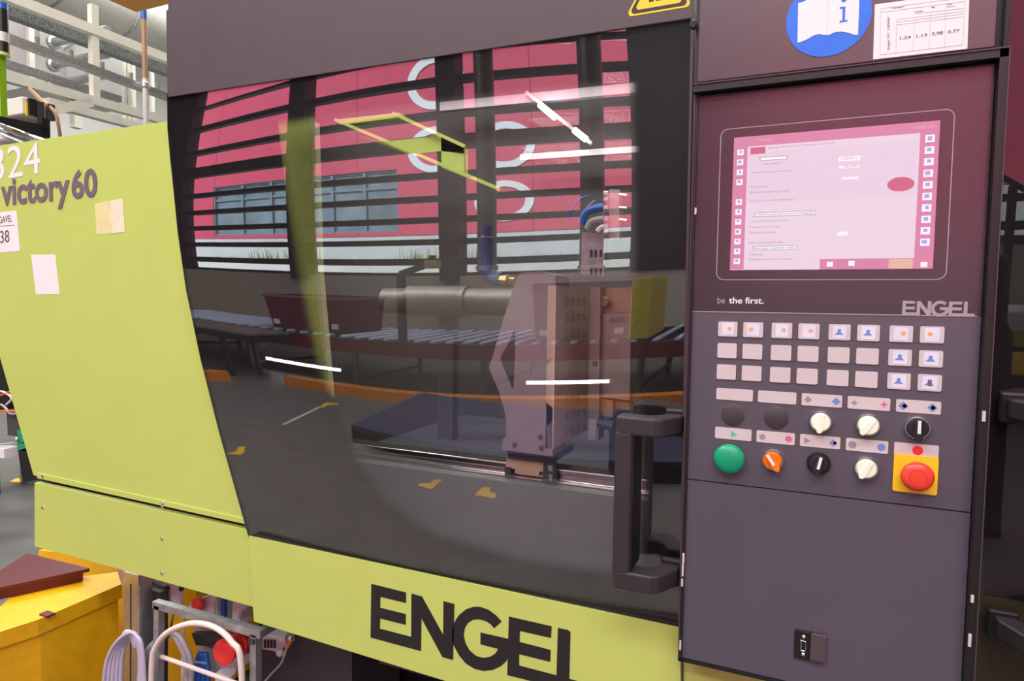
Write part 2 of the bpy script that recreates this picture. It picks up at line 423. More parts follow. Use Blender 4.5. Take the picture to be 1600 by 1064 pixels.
cy = {f: f.calc_center_median() for f in bm.faces}
for f in bm.faces:
    c_ = cy[f]; d_ = c_.y - surf(c_.x, c_.z); f.material_index = 0 if abs(d_) < .001 else 1 if d_ > .004 else 2
bmesh.ops.recalc_face_normals(bm, faces=bm.faces)
for f in bm.faces: f.smooth = f.material_index < 2
for e in bm.edges:
    if len({f.material_index for f in e.link_faces}) > 1: e.smooth = False
o = obj('door_sheet', bm, [PANE, INNER, BLACK], door, label='bowed transparent plastic sheet mirroring the hall windows')
# black screen print behind the sheet, dots along the inner edge
INNERPX = [(436, 197), (560, 178), (690, 160), (837, 143), (985, 130), (989, 250), (990, 440), (994, 600), (1002, 660), (1006, 800), (1000, 880), (975, 893), (900, 887), (820, 872),
           (760, 857), (688, 836), (645, 813), (602, 779), (573, 738), (553, 695), (539, 655), (524, 617), (508, 590), (496, 545), (484, 490), (471, 420), (455, 320)]
def sdist(u, v):
    best = 1e9; ins = False; n = len(INNERPX)
    for i in range(n):
        (x1, y1), (x2, y2) = INNERPX[i], INNERPX[(i + 1) % n]
        dx, dy = x2 - x1, y2 - y1; t = max(0, min(1, ((u - x1) * dx + (v - y1) * dy) / (dx * dx + dy * dy)))
        best = min(best, math.hypot(u - x1 - t * dx, v - y1 - t * dy))
        if (y1 > v) != (y2 > v) and u < x1 + (v - y1) * dx / dy: ins = not ins
    return best if ins else -best
bm, V, fs = sheet(.0056, None, 'print', nx=170, ny=130)
vals = {}
for (v_, u, v) in V.values(): vals[v_] = sdist(u, v)
for f in [f for f in bm.faces if min(vals[x] for x in f.verts) > 45]: bm.faces.remove(f)
bm.verts.index_update(); dl = [vals[x] for x in bm.verts]
pm = bpy.data.materials.new('black_screen_print'); pm.use_nodes = True; nt = pm.node_tree; pb = nt.nodes['Principled BSDF']
pb.inputs['Base Color'].default_value = (.012, .011, .012, 1); pb.inputs['Roughness'].default_value = .6; pb.inputs['Specular IOR Level'].default_value = .1
at = nt.nodes.new('ShaderNodeAttribute'); at.attribute_name = 'inset'
tc = nt.nodes.new('ShaderNodeTexCoord')
mp = nt.nodes.new('ShaderNodeMapping'); mp.inputs['Rotation'].default_value = (0, math.radians(45), 0); mp.inputs['Scale'].default_value = (330, 330, 330)
fr_ = nt.nodes.new('ShaderNodeVectorMath'); fr_.operation = 'FRACTION'
sb = nt.nodes.new('ShaderNodeVectorMath'); sb.operation = 'SUBTRACT'; sb.inputs[1].default_value = (.5, .5, .5)
mu = nt.nodes.new('ShaderNodeVectorMath'); mu.operation = 'MULTIPLY'; mu.inputs[1].default_value = (1, 0, 1)
ln = nt.nodes.new('ShaderNodeVectorMath'); ln.operation = 'LENGTH'
mr = nt.nodes.new('ShaderNodeMapRange'); mr.inputs[1].default_value = -16; mr.inputs[2].default_value = 14; mr.inputs[3].default_value = .75; mr.inputs[4].default_value = 0
lt = nt.nodes.new('ShaderNodeMath'); lt.operation = 'LESS_THAN'
L_ = nt.links.new
L_(tc.outputs['Object'], mp.inputs[0]); L_(mp.outputs[0], fr_.inputs[0]); L_(fr_.outputs[0], sb.inputs[0]); L_(sb.outputs[0], mu.inputs[0]); L_(mu.outputs[0], ln.inputs[0])
L_(at.outputs['Fac'], mr.inputs[0]); L_(ln.outputs['Value'], lt.inputs[0]); L_(mr.outputs[0], lt.inputs[1]); L_(lt.outputs[0], pb.inputs['Alpha'])
pr = obj('printed_border', bm, pm, door, label='black printed border with a dotted inner edge')
a_ = pr.data.attributes.new('inset', 'FLOAT', 'POINT'); a_.data.foreach_set('value', dl[:len(pr.data.vertices)])
# black strips added so the gap between sheet and plates mirrors dark
def gap_mask(a, b, dz, DY):
    bm = B(); n = 16
    for k in range(n):
        q0 = [a[i] + (b[i] - a[i]) * k / n for i in (0, 1)]; q1 = [a[i] + (b[i] - a[i]) * (k + 1) / n for i in (0, 1)]
        p, q = P(*q0, DY + .003), P(*q1, DY + .003); r_, t_ = p.copy(), q.copy(); r_.y = surf(p.x, p.z) - .0004; t_.y = surf(q.x, q.z) - .0004
        if r_.y > p.y and t_.y > q.y: prism(bm, [p, q, t_, r_], (0, 0, dz))
    return obj('gap_mask', bm, BLACK, door)
gap_mask((389, 837), (1062, 981), -.01, DL); gap_mask((262, 150.5), (1083, 26.5), .01, DY)
# big lettering, traced once and used again small on the control unit
zl = lambda L: [(540 + x * .2375, 890 + y * .2375) for x, y in L]
LET = [zl([(170, 93), (398, 150), (398, 218), (230, 178), (228, 250), (397, 292), (396, 362), (228, 320), (226, 388), (432, 441), (434, 157), (503, 176), (642, 428), (645, 207), (716, 226), (708, 593), (638, 575), (500, 320), (497, 535), (165, 445)]),
       zl([(1027, 340), (990, 300), (940, 263), (885, 244), (840, 244), (790, 262), (745, 300), (716, 345), (702, 400), (702, 470), (716, 505), (745, 560), (790, 615), (850, 652), (910, 665), (970, 658), (1020, 635), (1055, 605), (1068, 580), (1072, 455), (888, 413), (888, 490), (1005, 520), (985, 552), (950, 573), (905, 580), (860, 568), (815, 530), (788, 480), (778, 430), (785, 385), (805, 350), (840, 328), (880, 325), (925, 338), (955, 358), (978, 385)]),
       zl([(1075, 308), (1356, 372), (1352, 448), (1147, 402), (1145, 475), (1350, 528), (1346, 605), (1143, 555), (1142, 630), (1388, 695), (1397, 382), (1465, 397), (1480, 412), (1472, 718), (1640, 762), (1636, 835), (1064, 692)])]
LET3 = [[P(u, v, DL) for u, v in L] for L in LET]
for L in LET3:
    bm = B(); prism(bm, [p + Vector((0, -.0008, 0)) for p in L], (0, .0008, 0)); obj('letter', bm, LETTER, door)
# warning triangle on the top plate
def tri(cx, cz, r, rad, n=6):
    o = []
    for k in range(3):
        a0 = math.radians(90 + 120 * k); c = (cx + (r - 2 * rad) * math.cos(a0), cz + (r - 2 * rad) * math.sin(a0))
        for j in range(n):
            a = a0 + math.radians(-60 + 120 * j / (n - 1)); o.append((c[0] + rad * math.cos(a), c[1] + rad * math.sin(a)))
    return o
a_, b_ = P(979, 26, DY), P(1081, 11, DY); side = b_.x - a_.x; tcx = (a_.x + b_.x) / 2; tr_ = side / math.sqrt(3) * 1.03; tcz = (a_.z + b_.z) / 2 + tr_ * .5
wsn = None
for nm, rr, m_, yo in (('warning_sign', tr_, YEL, .0006), ('sign_border', tr_ * .9, LETTER, .0009), ('sign_field', tr_ * .73, YEL, .0012)):
    bm = B(); prism(bm, [(x, DY - yo, z) for x, z in tri(tcx, tcz, rr, rr * .1)], (0, .0004, 0)); o = obj(nm, bm, m_, wsn or door)
    wsn = wsn or o
bm = B()
for dx in (-.013, .0, .016): box(bm, (tcx + dx - .005, DY - .0014, tcz - tr_ * .22), (tcx + dx + .004, DY - .0011, tcz + tr_ * .25))
obj('sign_symbol', bm, LETTER, wsn)
# handle
def handle(par, ox, z_top, z_bot, y0, nm='handle', mir=1):
    foot = [(-.030, -.088), (.036, -.088), (.050, -.080), (.075, -.03), (.078, 0), (.044, 0), (.036, -.03), (.02, -.046), (-.030, -.040), (-.036, -.05), (-.036, -.08)]
    bm = B()
    def hb(bm, x0, y0_, z0, x1, y1_, z1, bev=0): return box(bm, (min(ox + mir * x0, ox + mir * x1), y0_, z0), (max(ox + mir * x0, ox + mir * x1), y1_, z1), bev)
    hb(bm, -.036, y0 - .088, z_bot + .01, -.003, y0 - .016, z_top - .01)
    hd = obj(nm, bm, HANDLE, par, label='dark grey bow handle')
    hd.modifiers.new('b', 'BEVEL').width = .006; hd.modifiers['b'].segments = 3
    for z in (z_top, z_bot):
        bm = B(); prism(bm, [(ox + mir * x, y0 + y, z - .017) for x, y in foot], (0, 0, .034)); q = obj('handle_arm', bm, HANDLE, hd)
        q.modifiers.new('b', 'BEVEL').width = .007; q.modifiers['b'].segments = 3; q.modifiers['b'].limit_method = 'ANGLE'
        bm = B(); hb(bm, .040, y0 - .012, z - .026, .086, y0 + .004, z + .026, .004); obj('handle_foot', bm, BLACK, hd)
    bm = B(); hb(bm, -.006, y0 - .083, z_bot + .018, -.0005, y0 - .014, z_top - .018); obj('grip_shade_side', bm, BLACK, hd)  # shade on the grip's inner side, put in as a black layer
    return hd
ht, hbm = P(960, 664, -.05), P(968, 906, -.05)
handle(door, P(958, 780, -.058).x + .034, ht.z, hbm.z, .036)

# ------------------------------------------------------------------ lime side cover, skirts
SY = .085
cover = thing('side_cover', 'large lime side cover with white number, violet lettering and white stickers', 'machine cover', P(200, 760, SY))
plate('cover_sheet', [(-92, 240), (270, 188), (275, 250), (290, 380), (304, 465), (330, 575), (368, 720), (392, 820), (52, 743), (0, 560)], SY, .02, LIME, cover, bev=.0015)
plate('cover_flange', [(58, 739), (388, 812), (388, 820), (58, 747)], SY - .003, .004, LIME, cover)
for u, v in ((67, 744), (254, 786)):
    bm = B(); lathe(bm, P(u, v, SY - .003), (0, -1, 0), [(.006, 0), (.006, .002), (.003, .004), (0, .0045)], 12); obj('screw', bm, CHROME, cover)
q4 = lambda pts, Y: [P(u, v, Y) for u, v in pts]
text('324', q4([(-12.5, 233), (62, 221.5), (63.5, 270.5), (-11.5, 284)], SY - .0006), WHITE, cover, label='white number lettering', bold=-.0)
text('victory 60', q4([(1, 277), (151, 261.5), (153, 321), (2, 335.5)], SY - .0012), VIOLET, cover, bold=.028, space=.35, label='violet grey lettering')
st = decal('lot_sticker', [(-40, 336), (25.5, 329), (31, 392), (-38, 398)], SY, WHITE, cover, label='white lot sticker with black number')
text('INTERGAVEL', q4([(-19, 342), (18.3, 335.5), (19, 346), (-19, 352)], SY - .0008), INK, st)
text('38', q4([(0, 361), (14, 359), (15, 378.5), (0.6, 380)], SY - .0008), INK, st)
decal('sticker_rule', [(-30, 355), (22.5, 351.6), (22.6, 352.4), (-30, 355.8)], SY - .0006, INK, st, th=.0003)
decal('blank_sticker', [(48.5, 398), (86, 397.5), (93, 459), (56, 460)], SY, WHITE, cover, label='small blank white sticker')
decal('pale_sticker', [(148, 318), (192, 310), (195, 362), (151, 367)], SY, mat('cream_sticker', lcol=(.75, .7, .35), rough=.5), cover, label='pale yellow and cream sticker')
decal('sticker_half', [(172, 314), (192, 310), (195, 362), (174, 365)], SY - .0006, mat('pale_cream', lcol=(.78, .75, .55), rough=.5), cover, th=.0003)

skirt = thing('lower_skirt', 'lime skirt panel below the side cover, fixed by small screws', 'machine cover', P(220, 880, SY))
plate('skirt_sheet', [(53.5, 754), (391, 829), (396, 949), (185, 889.5), (53.5, 854)], SY, .02, LIME, skirt, bev=.0015)
for u, v in ((67, 793), (253, 841), (253, 895), (254, 791)):
    bm = B(); lathe(bm, P(u, v, SY), (0, -1, 0), [(.006, 0), (.006, .002), (.003, .004), (0, .0045)], 12); obj('screw', bm, CHROME, skirt)
plate('skirt_rail', [(60, 742), (395, 817), (395, 836), (60, 760)], SY + .03, .03, DGREY, skirt)
base = thing('base_cover', 'lime base cover strip under the grey control unit', 'machine cover', P(1150, 1090, .09))
plate('cover_sheet', [(1068, 1010), (1490, 1130), (1490, 1300), (1068, 1180)], .05, .02, LIME, base, bev=.001)

# ------------------------------------------------------------------ control unit
X0, X1 = -.066, .372
ctl = thing('control_unit', 'grey machine control unit with touch screen, key grid and emergency stop', 'control unit', W(.15, .951, 0))
ZT, ZB = H0 + .092, H0 - .951
bm = B()                                       # tray: back plate plus four upright rims
box(bm, (X0 + .006, .012, ZB), (.384, .06, ZT))
box(bm, (X0 - .003, -.006, ZB), (X0 + .004, .012, ZT)); box(bm, (.372, -.02, ZB), (.384, .012, ZT))
box(bm, (X0 - .003, -.02, ZT - .012), (.384, .012, ZT)); box(bm, (X0 - .003, -.006, ZB), (.384, .012, ZB + .004))
hs = obj('housing', bm, BLACK, ctl, label='black tray shaped housing')
bm = B(); bar(bm, (X0 - .003, -.021, ZT + .001), (.384, -.021, ZT + .001), .002, .002); bar(bm, (.3835, -.0205, ZT), (.3835, -.0205, ZB), .0016, .0016); bar(bm, (X0 - .002, -.0065, ZT), (X0 - .002, -.0065, ZB), .0016, .0016)
obj('worn_edge', bm, mat('mauve_trim'), hs, label='worn pale edge line')
zwl = H0 - .3025
bm = B(); box(bm, (X0 + .002, -.0006, zwl), (.371, .012, ZT - .014)); obj('fascia_sheet', bm, SHEET, ctl, label='dark glossy upper fascia')
bm = B(); box(bm, (X0 + .002, 0, H0 - .6085), (.371, .012, zwl)); obj('key_plate', bm, PANELGREY, ctl, label='grey key plate')
bm = B(); box(bm, (X0 + .002, 0, ZB + .005), (.371, .012, H0 - .6105)); obj('service_plate', bm, PANELGREY, ctl, label='plain grey lower plate')
bm = B(); box(bm, (X0 + .002, -.0012, zwl - .0011), (.366, 0, zwl + .0005)); obj('white_rule', bm, LINE, ctl)
# bezel line
bm = B(); o_ = rrect(.150, H0 - .1150, .346, .263, .013, 7); i_ = rrect(.150, H0 - .1150, .3434, .2604, .012, 7); n = len(o_)
for k in range(n):
    k2 = (k + 1) % n; bm.faces.new([bm.verts.new((p[0], -.0009, p[1])) for p in (o_[k], o_[k2], i_[k2], i_[k])])
obj('bezel_line', bm, LINE, ctl)
for u, v, w_, h_ in ((1087, 330, .0016, .006), (1068, 872, .0018, .009), (1067, 890, .0016, .012), (1066, 910, .0016, .007), (1063, 1008, .0016, .009), (1537, 650, .0022, .008), (1519, 935, .002, .006), (1515, 1000, .002, .010)):
    q = P(u, v, -.02 if u > 1300 else -.008); bm = B(); box(bm, (q.x - w_, q.y - .0018, q.z - h_), (q.x + w_, q.y + .001, q.z + h_)); obj('paint_chip', bm, LGREY, hs)
# screen
def em(name, rgb, s=1):
    m = bpy.data.materials.new(name); m.use_nodes = True; nt = m.node_tree; b = nt.nodes['Principled BSDF']
    b.inputs['Base Color'].default_value = (.02, .02, .02, 1); b.inputs['Roughness'].default_value = .35
    b.inputs['Emission Color'].default_value = lin(rgb); b.inputs['Emission Strength'].default_value = s
    return m
E_BG, E_PINK, E_WH = em('screen_backlight', (232, 208, 224)), em('screen_pink', (214, 128, 164)), em('screen_white', (248, 240, 248))
E_BLUE, E_TXT, E_RED, E_YEL, E_LIL = em('screen_blue', (170, 160, 225)), em('screen_text', (178, 140, 162)), em('screen_red', (206, 96, 130)), em('screen_yellow', (226, 180, 160)), em('screen_lilac', (228, 204, 222))
E_DK = em('screen_dark', (120, 80, 96))
SW, SH = .304, .229
def SX(a, b, d=0): return Vector((a * SW, -.0008 - d, H0 - b * SH))
def uiq(bm, a0, b0, a1, b1, d): 
    bm.faces.new([bm.verts.new(SX(*q, d)) for q in ((a0, b0), (a1, b0), (a1, b1), (a0, b1))]); return bm
bm = B(); box(bm, (0, -.001, H0 - SH), (SW, 0, H0)); scr = obj('screen', bm, E_BG, ctl, label='backlit touch screen washed pink')
bm = B(); uiq(bm, 0, 0, 1, .075, .0004); uiq(bm, 0, .075, .075, .995, .0004); uiq(bm, .915, .075, 1, 1, .0004); uiq(bm, .47, .925, .915, 1, .0004); obj('screen_border', bm, E_PINK, scr)
bm = B(); uiq(bm, .075, .12, .905, .5, .0003); obj('screen_field', bm, E_LIL, scr)
bm = B(); uiq(bm, .09, .085, .17, .135, .0006); obj('screen_tab', bm, E_RED, scr)
bm = B(); o_ = [SX(.838 + .062 * math.cos(t * math.pi / 12), .415 + .05 * math.sin(t * math.pi / 12), .0007) for t in range(24)]
bm.faces.new([bm.verts.new(p) for p in o_]); obj('screen_symbol', bm, E_RED, scr)
bm = B(); uiq(bm, .80, .93, .91, .998, .0006); obj('screen_button', bm, E_YEL, scr)
text('primus', [SX(.02, .02, .0006), SX(.075, .02, .0006), SX(.075, .045, .0006), SX(.02, .045, .0006)], E_WH, scr) if False else None
def icon(a, b, m2, w_=.034, h_=.043):
    bm = B(); uiq(bm, a, b, a + w_, b + h_, .0007); o = obj('screen_icon', bm, E_WH, scr)
for k in range(12):
    if k == 4: continue
    icon(.02, .092 + k * .0745, 0)
for k in range(10): icon(.938, .092 + k * .078, 0, .042, .05)
for a, b in ((.505, .945), (.61, .94), (.945, .953)): icon(a, b, 0, .03, .036)
bm = B()
for k in range(12):
    if k == 4: continue
    b = .092 + k * .0745; q = random.Random(k); uiq(bm, .024 + q.random() * .01, b + .008, .044, b + .02 + q.random() * .012, .001)
for k in range(10):
    b = .092 + k * .078; q = random.Random(k + 40); uiq(bm, .944 + q.random() * .01, b + .01, .968, b + .03 + q.random() * .01, .001)
obj('icon_symbol', bm, E_BLUE, scr)
for q in ((.54, .20, .645, .232), (.545, .262, .64, .282), (.56, .345, .64, .362), (.12, .575, .44, .6), (.12, .825, .35, .85), (.15, .165, .28, .185), (.55, .73, .6, .76)):
    bm = B(); uiq(bm, *q, .0007); obj('value_field', bm, E_WH, scr)
bm = B()
def frame(a0, b0, a1, b1, t=.002, d=.0009):
    uiq(bm, a0, b0, a1, b0 + t * 1.4, d); uiq(bm, a0, b1 - t * 1.4, a1, b1, d); uiq(bm, a0, b0, a0 + t, b1, d); uiq(bm, a1 - t, b0, a1, b1, d)
frame(.12, .572, .44, .603); frame(.12, .822, .352, .853); frame(.14, .162, .285, .188)
obj('field_frame', bm, E_DK, scr)
def line_(a0, b0, a1, hgt, m=E_TXT, s=None):
    q = [SX(a0, b0, .0008), SX(a1, b0, .0008), SX(a1, b0 + hgt, .0008), SX(a0, b0 + hgt, .0008)]
    text(s, q, m, scr, name='screen_text', thick=.0001)
for a0, b0, a1, s in ((.185, .088, .24, 'bevitel'), (.25, .088, .52, 'Homogenizalas felugyeleti parameterek'), (.16, .206, .25, 'anyag mennyiseg'), (.10, .265, .32, 'Plasztikalas sebessegprofil elokeszites'), (.10, .37, .19, 'Befrocconto'), (.10, .41, .30, 'Befrocconto ellenorzes merese'),
                      (.10, .475, .325, 'Frocconto nyomasi felulbiralat'), (.125, .58, .43, 'A befrocconto kezdonyomas felugyelet'), (.10, .628, .3, 'Utonyomas elokapcsolas mod'), (.10, .672, .26, 'Utonyomas ideje'), (.10, .71, .24, 'Hutesi ido merese'), (.10, .785, .28, 'Szerszam zarasi ido'),
                      (.125, .83, .34, 'Szerszam vedelem ideje'), (.10, .875, .175, 'Ciklusido'), (.10, .913, .33, 'Megfigyeles alatt levo ertekek'), (.555, .206, .63, '0,0000 s'), (.57, .263, .63, '60,000')):
    line_(a0, b0, a1, .017, E_DK if 'A be' in s or 'vedelem' in s else E_TXT, s)
text('14:06:24', [SX(.88, .025, .0006), SX(.975, .025, .0006), SX(.975, .045, .0006), SX(.88, .045, .0006)], E_YEL, scr, name='screen_text', thick=.0001)
text('Ciklusido', [SX(.135, .025, .0006), SX(.2, .025, .0006), SX(.2, .045, .0006), SX(.135, .045, .0006)], E_YEL, scr, name='screen_text', thick=.0001)
# tagline and logo
text('be', [W(-.0193, .2765, -.0008), W(-.0065, .2765, -.0008), W(-.0065, .2875, -.0008), W(-.0193, .2875, -.0008)], LINE, ctl, thick=.0002)
text('the first.', [W(.0002, .2765, -.0008), W(.0575, .2765, -.0008), W(.0575, .2875, -.0008), W(.0002, .2875, -.0008)], WHITE, ctl, thick=.0002, bold=.015)
lx0 = min(p.x for p in LET3[0]); lx1 = max(p.x for p in LET3[2][:13]); lz1 = max(p.z for L in LET3 for p in L); lz0 = LET3[0][-1].z
for L in LET3:
    bm = B(); pts = []
    for p in L:
        pts.append(Vector((.265 + (p.x - lx0) / (lx1 - lx0) * .0875, -.0014, H0 - .3028 + (p.z - lz0) / (lz1 - lz0) * .0238)))
    prism(bm, pts, (0, .0004, 0)); obj('logo_letter', bm, mat('logo_print', lcol=(.36, .32, .36), rough=.5), ctl)
# keys
kx, kg, kp, ky, kr = -.0002, .0885, .0422, .3328, .0381
ICB = mat('icon_blue', lcol=(.15, .25, .6), rough=.6); ICO = mat('icon_orange', lcol=(.85, .4, .12), rough=.6)
iconset = {(0, 0): 1, (0, 1): 1, (0, 2): 2, (0, 3): 2, (0, 4): 3, (0, 5): 3, (0, 6): 2, (0, 7): 4, (1, 6): 5, (1, 7): 5, (2, 6): 6, (2, 7): 7}
for i in range(3):
    for j in range(8):
        cx, cz = kx + kg * (j // 2) + kp * (j % 2), H0 - (ky + kr * i)
        bm = B(); slab(bm, cx, cz, .0325, .0262, .0025, -.0022, .0022); k_ = obj('key', bm, KEYM, ctl)
        ic = iconset.get((i, j))
        if ic:
            bm = B(); box(bm, (cx - .010, -.0026, cz - .0105), (cx + .010, -.0021, cz + .0105)); pi = obj('key_icon', bm, mat('icon_white', lcol=(.7, .72, .85), rough=.5), k_)
            bm = B()
            if ic in (1, 2, 4):
                s_ = -1 if (ic == 1 and j == 1) or ic == 4 else 1
                prism(bm, [(cx + .003 * s_ + .004 * math.cos(t), -.0029, cz + .001 + .0035 * math.sin(t)) for t in (0, 1.05, 2.1, 3.14, 4.2, 5.25)], (0, .0003, 0)); m2 = ICO
            else:
                prism(bm, [(cx - .008, -.0029, cz - .004), (cx + .006, -.0029, cz - .004), (cx + .002, -.0029, cz), (cx + .002, -.0029, cz + .005), (cx - .003, -.0029, cz + .005), (cx - .003, -.0029, cz)], (0, .0003, 0)); m2 = ICB
            obj('icon_symbol', bm, m2, k_)
            if ic == 7: text('8', [W(cx - .003, H0 - cz - .005, -.003), W(cx + .003, H0 - cz - .005, -.003), W(cx + .003, H0 - cz + .005, -.003), W(cx - .003, H0 - cz + .005, -.003)], INK, k_, name='key_lettering', thick=.0002)
# grooves between paired keys
for i in range(3):
    for g in range(4):
        cx, cz = kx + kg * g + kp / 2, H0 - (ky + kr * i)
        bm = B(); box(bm, (cx - .0042, -.0006, cz - .0135), (cx + .0042, .0001, cz + .0135)); obj('key_groove', bm, INK, ctl)
PINKI = mat('icon_pink', lcol=(.65, .12, .25), rough=.6); GRI = mat('icon_grey', lcol=(.3, .25, .28), rough=.6); GREI = mat('icon_green', lcol=(.1, .55, .32), rough=.6)
for r_, y_ in ((0, .4484), (1, .5186)):
    for c_ in range(5):
        cx, cz = .0147 + .0698 * c_, H0 - y_
        bm = B(); slab(bm, cx, cz, .0615, .0205, .0022, -.0012, .0012); lb = obj('label_plate', bm, KEYM, ctl)
        if c_ < 4:
            bm = B(); box(bm, (cx + .0312, -.0004, cz - .0105), (cx + .0384, .0001, cz + .0105)); obj('key_groove', bm, INK, ctl)
        def blob(dx, m2, s_=.0055, n=10, star=0):
            bm = B(); prism(bm, [(cx + dx + s_ * (1 - star * (t % 2)) * math.cos(t * 2 * math.pi / n), -.0016, cz + s_ * (1 - star * (t % 2)) * math.sin(t * 2 * math.pi / n)) for t in range(n)], (0, .0004, 0)); obj('label_symbol', bm, m2, lb)
        if (r_, c_) == (0, 2): blob(-.021, GRI, .006, 8, .3); blob(.022, ICB, .0065, 8, .3)
        if (r_, c_) == (0, 3): blob(-.021, GRI, .0055, 8, .6); blob(.022, PINKI, .0055, 8, .55)
        if (r_, c_) == (0, 4): blob(-.021, ICB, .007, 4, 0); blob(-.019, ICO, .004, 8, .3); blob(.019, ICB, .007, 4, 0); blob(.02, ICO, .004, 8, .3)
        if (r_, c_) == (1, 0): blob(0, GREI, .0065, 3)
        if (r_, c_) == (1, 1): blob(-.021, GRI, .006, 20, .35); blob(.021, PINKI, .0065, 20, .3)
        if (r_, c_) == (1, 2): blob(-.021, GRI, .0065, 3); blob(.02, ICB, .006, 4); blob(.023, ICO, .003, 6)
        if (r_, c_) == (1, 3): blob(-.021, GRI, .006, 16); blob(.021, ICB, .006, 16)
        if (r_, c_) == (1, 4): blob(.002, RED, .0075, 20)
# round blanks, push buttons, turn switches
FRONT = (0, -1, 0)
for cx, y_ in ((.0134, .4847), (.0844, .4836)):
    bm = B(); lathe(bm, W(cx, y_, 0), FRONT, [(.019, 0), (.019, .0018), (.0175, .0026), (0, .003)], 40); obj('blank_cap', bm, mat('blank_cap_plastic', lcol=(.05, .043, .048), rough=.5), ctl, smooth='edge')
    bm = B(); lathe(bm, W(cx, y_, 0), FRONT, [(.0202, 0), (.0202, .0006), (.019, .0006)], 40); obj('cap_ring', bm, INK, ctl)
MILK = mat('milky_lamp_plastic', lcol=(.74, .76, .62), rough=.2, coat=.5, emit=.28, var=.1)
def turn(cx, y_, kind, ang=0):
    c = W(cx, y_, 0)
    ring = {'milk': CHROME, 'orange': CHROME, 'black_chrome': CHROME, 'black': BLACK}[kind]
    bm = B(); lathe(bm, c, FRONT, [(.0185, 0), (.0185, .006), (.0172, .0085), (.0158, .0085), (.015, .005), (0, .005)], 40); rg = obj('switch_ring', bm, ring, ctl, smooth='edge')
    body = {'milk': MILK, 'orange': ORANGE}.get(kind, RUBBER)
    bm = B(); lathe(bm, c, FRONT, [(.0152, .004), (.0152, .011), (.0135, .014), (0, .0148)], 36); kn = obj('switch_knob', bm, body, ctl, smooth='edge', label={'milk': 'milky lit switch knob', 'orange': 'orange switch knob'}.get(kind, 'black switch knob'))
    bm = B(); up = Vector((math.sin(ang), 0, math.cos(ang))); sd = Vector((math.cos(ang), 0, -math.sin(ang)))
    pts = [sd * x + up * z for x, z in ((-.0045, .0145), (.0045, .0145), (.006, -.012), (.003, -.0185), (-.003, -.0185), (-.006, -.012))]
    prism(bm, [c + p + Vector((0, -.013, 0)) for p in pts], (0, -.004 if kind == 'milk' else -.011, 0)); gr = obj('grip', bm, body, kn)
    gr.modifiers.new('b', 'BEVEL').width = .002; gr.modifiers['b'].segments = 2
    if kind != 'milk':
        bm = B(); prism(bm, [c + sd * x + up * z + Vector((0, -.0242, 0)) for x, z in ((-.0022, .0145), (.0022, .0145), (.0022, -.006), (-.0022, -.006))], (0, -.0006, 0)); obj('pointer', bm, WHITE, kn)
turn(.1539, .4849 - .001, 'milk', .1); turn(.2244, .4841 - .001, 'milk', .6); turn(.2935, .4820, 'black_chrome', 0)
turn(.0815, .5574, 'orange', -.6); turn(.1536, .5549, 'black', .2); turn(.2244, .5544, 'milk', .5)
bm = B(); lathe(bm, W(.0105, .5619, 0), FRONT, [(.017, 0), (.017, .006), (.0255, .007), (.0265, .010), (.0255, .015), (.021, .019), (.011, .0215), (0, .022)], 48); obj('start_button', bm, GREEN, ctl, smooth=True, label='green mushroom push button')
ecx, ecy = .2942, .5574
bm = B(); slab(bm, ecx, H0 - ecy, .0615, .0605, .003, -.003, .003); es = obj('emergency_stop', bm, YEL, ctl, label='yellow square with red emergency stop button')
bm = B(); lathe(bm, W(ecx + .001, ecy, 0), FRONT, [(.014, .002), (.014, .012), (.0225, .013), (.0235, .017), (.022, .022), (.018, .0255), (.0125, .0265), (.0118, .0255), (.0112, .0265), (0, .0275)], 56); obj('stop_button', bm, mat('stop_red', lcol=(.80, .06, .035), rough=.35), es, smooth='edge')
# serial socket with flap
pt0, pt1 = P(1242, 982, 0), P(1266, 1031, 0)
bm = B(); box(bm, (pt0.x, -.005, pt1.z), (pt1.x, 0, pt0.z), .001); so = obj('socket', bm, BLACK, ctl, label='small data socket beside open flap')
cx, cz = (pt0.x + pt1.x) / 2 + .001, (pt0.z + pt1.z) / 2
for dz in (.016, -.015):
    bm = B(); lathe(bm, (cx, -.005, cz + dz), FRONT, [(.0034, 0), (.0034, .0022), (.0024, .003), (0, .003)], 6); obj('hex_stud', bm, CHROME, so)
bm = B(); tube(bm, [(cx + x, -.006, cz + z) for x, z in ((-.004, .009), (.004, .008), (.004, -.007), (.002, -.009), (-.003, -.0085), (-.004, -.006), (-.003, 0), (-.004, .009))], .0008, 6, False); obj('connector_shell', bm, CHROME, so)
f0, f1 = P(1267, 986, 0), P(1290, 1033, 0)
bm = B(); box(bm, (f0.x, -.009, f1.z), (f1.x, -.004, f0.z), .0015); obj('flap', bm, PLATEGREY, so); 
bm = B(); box(bm, (f0.x - .001, -.008, f1.z), (f0.x + .003, 0, f0.z)); obj('flap_hinge', bm, BLACK, so)

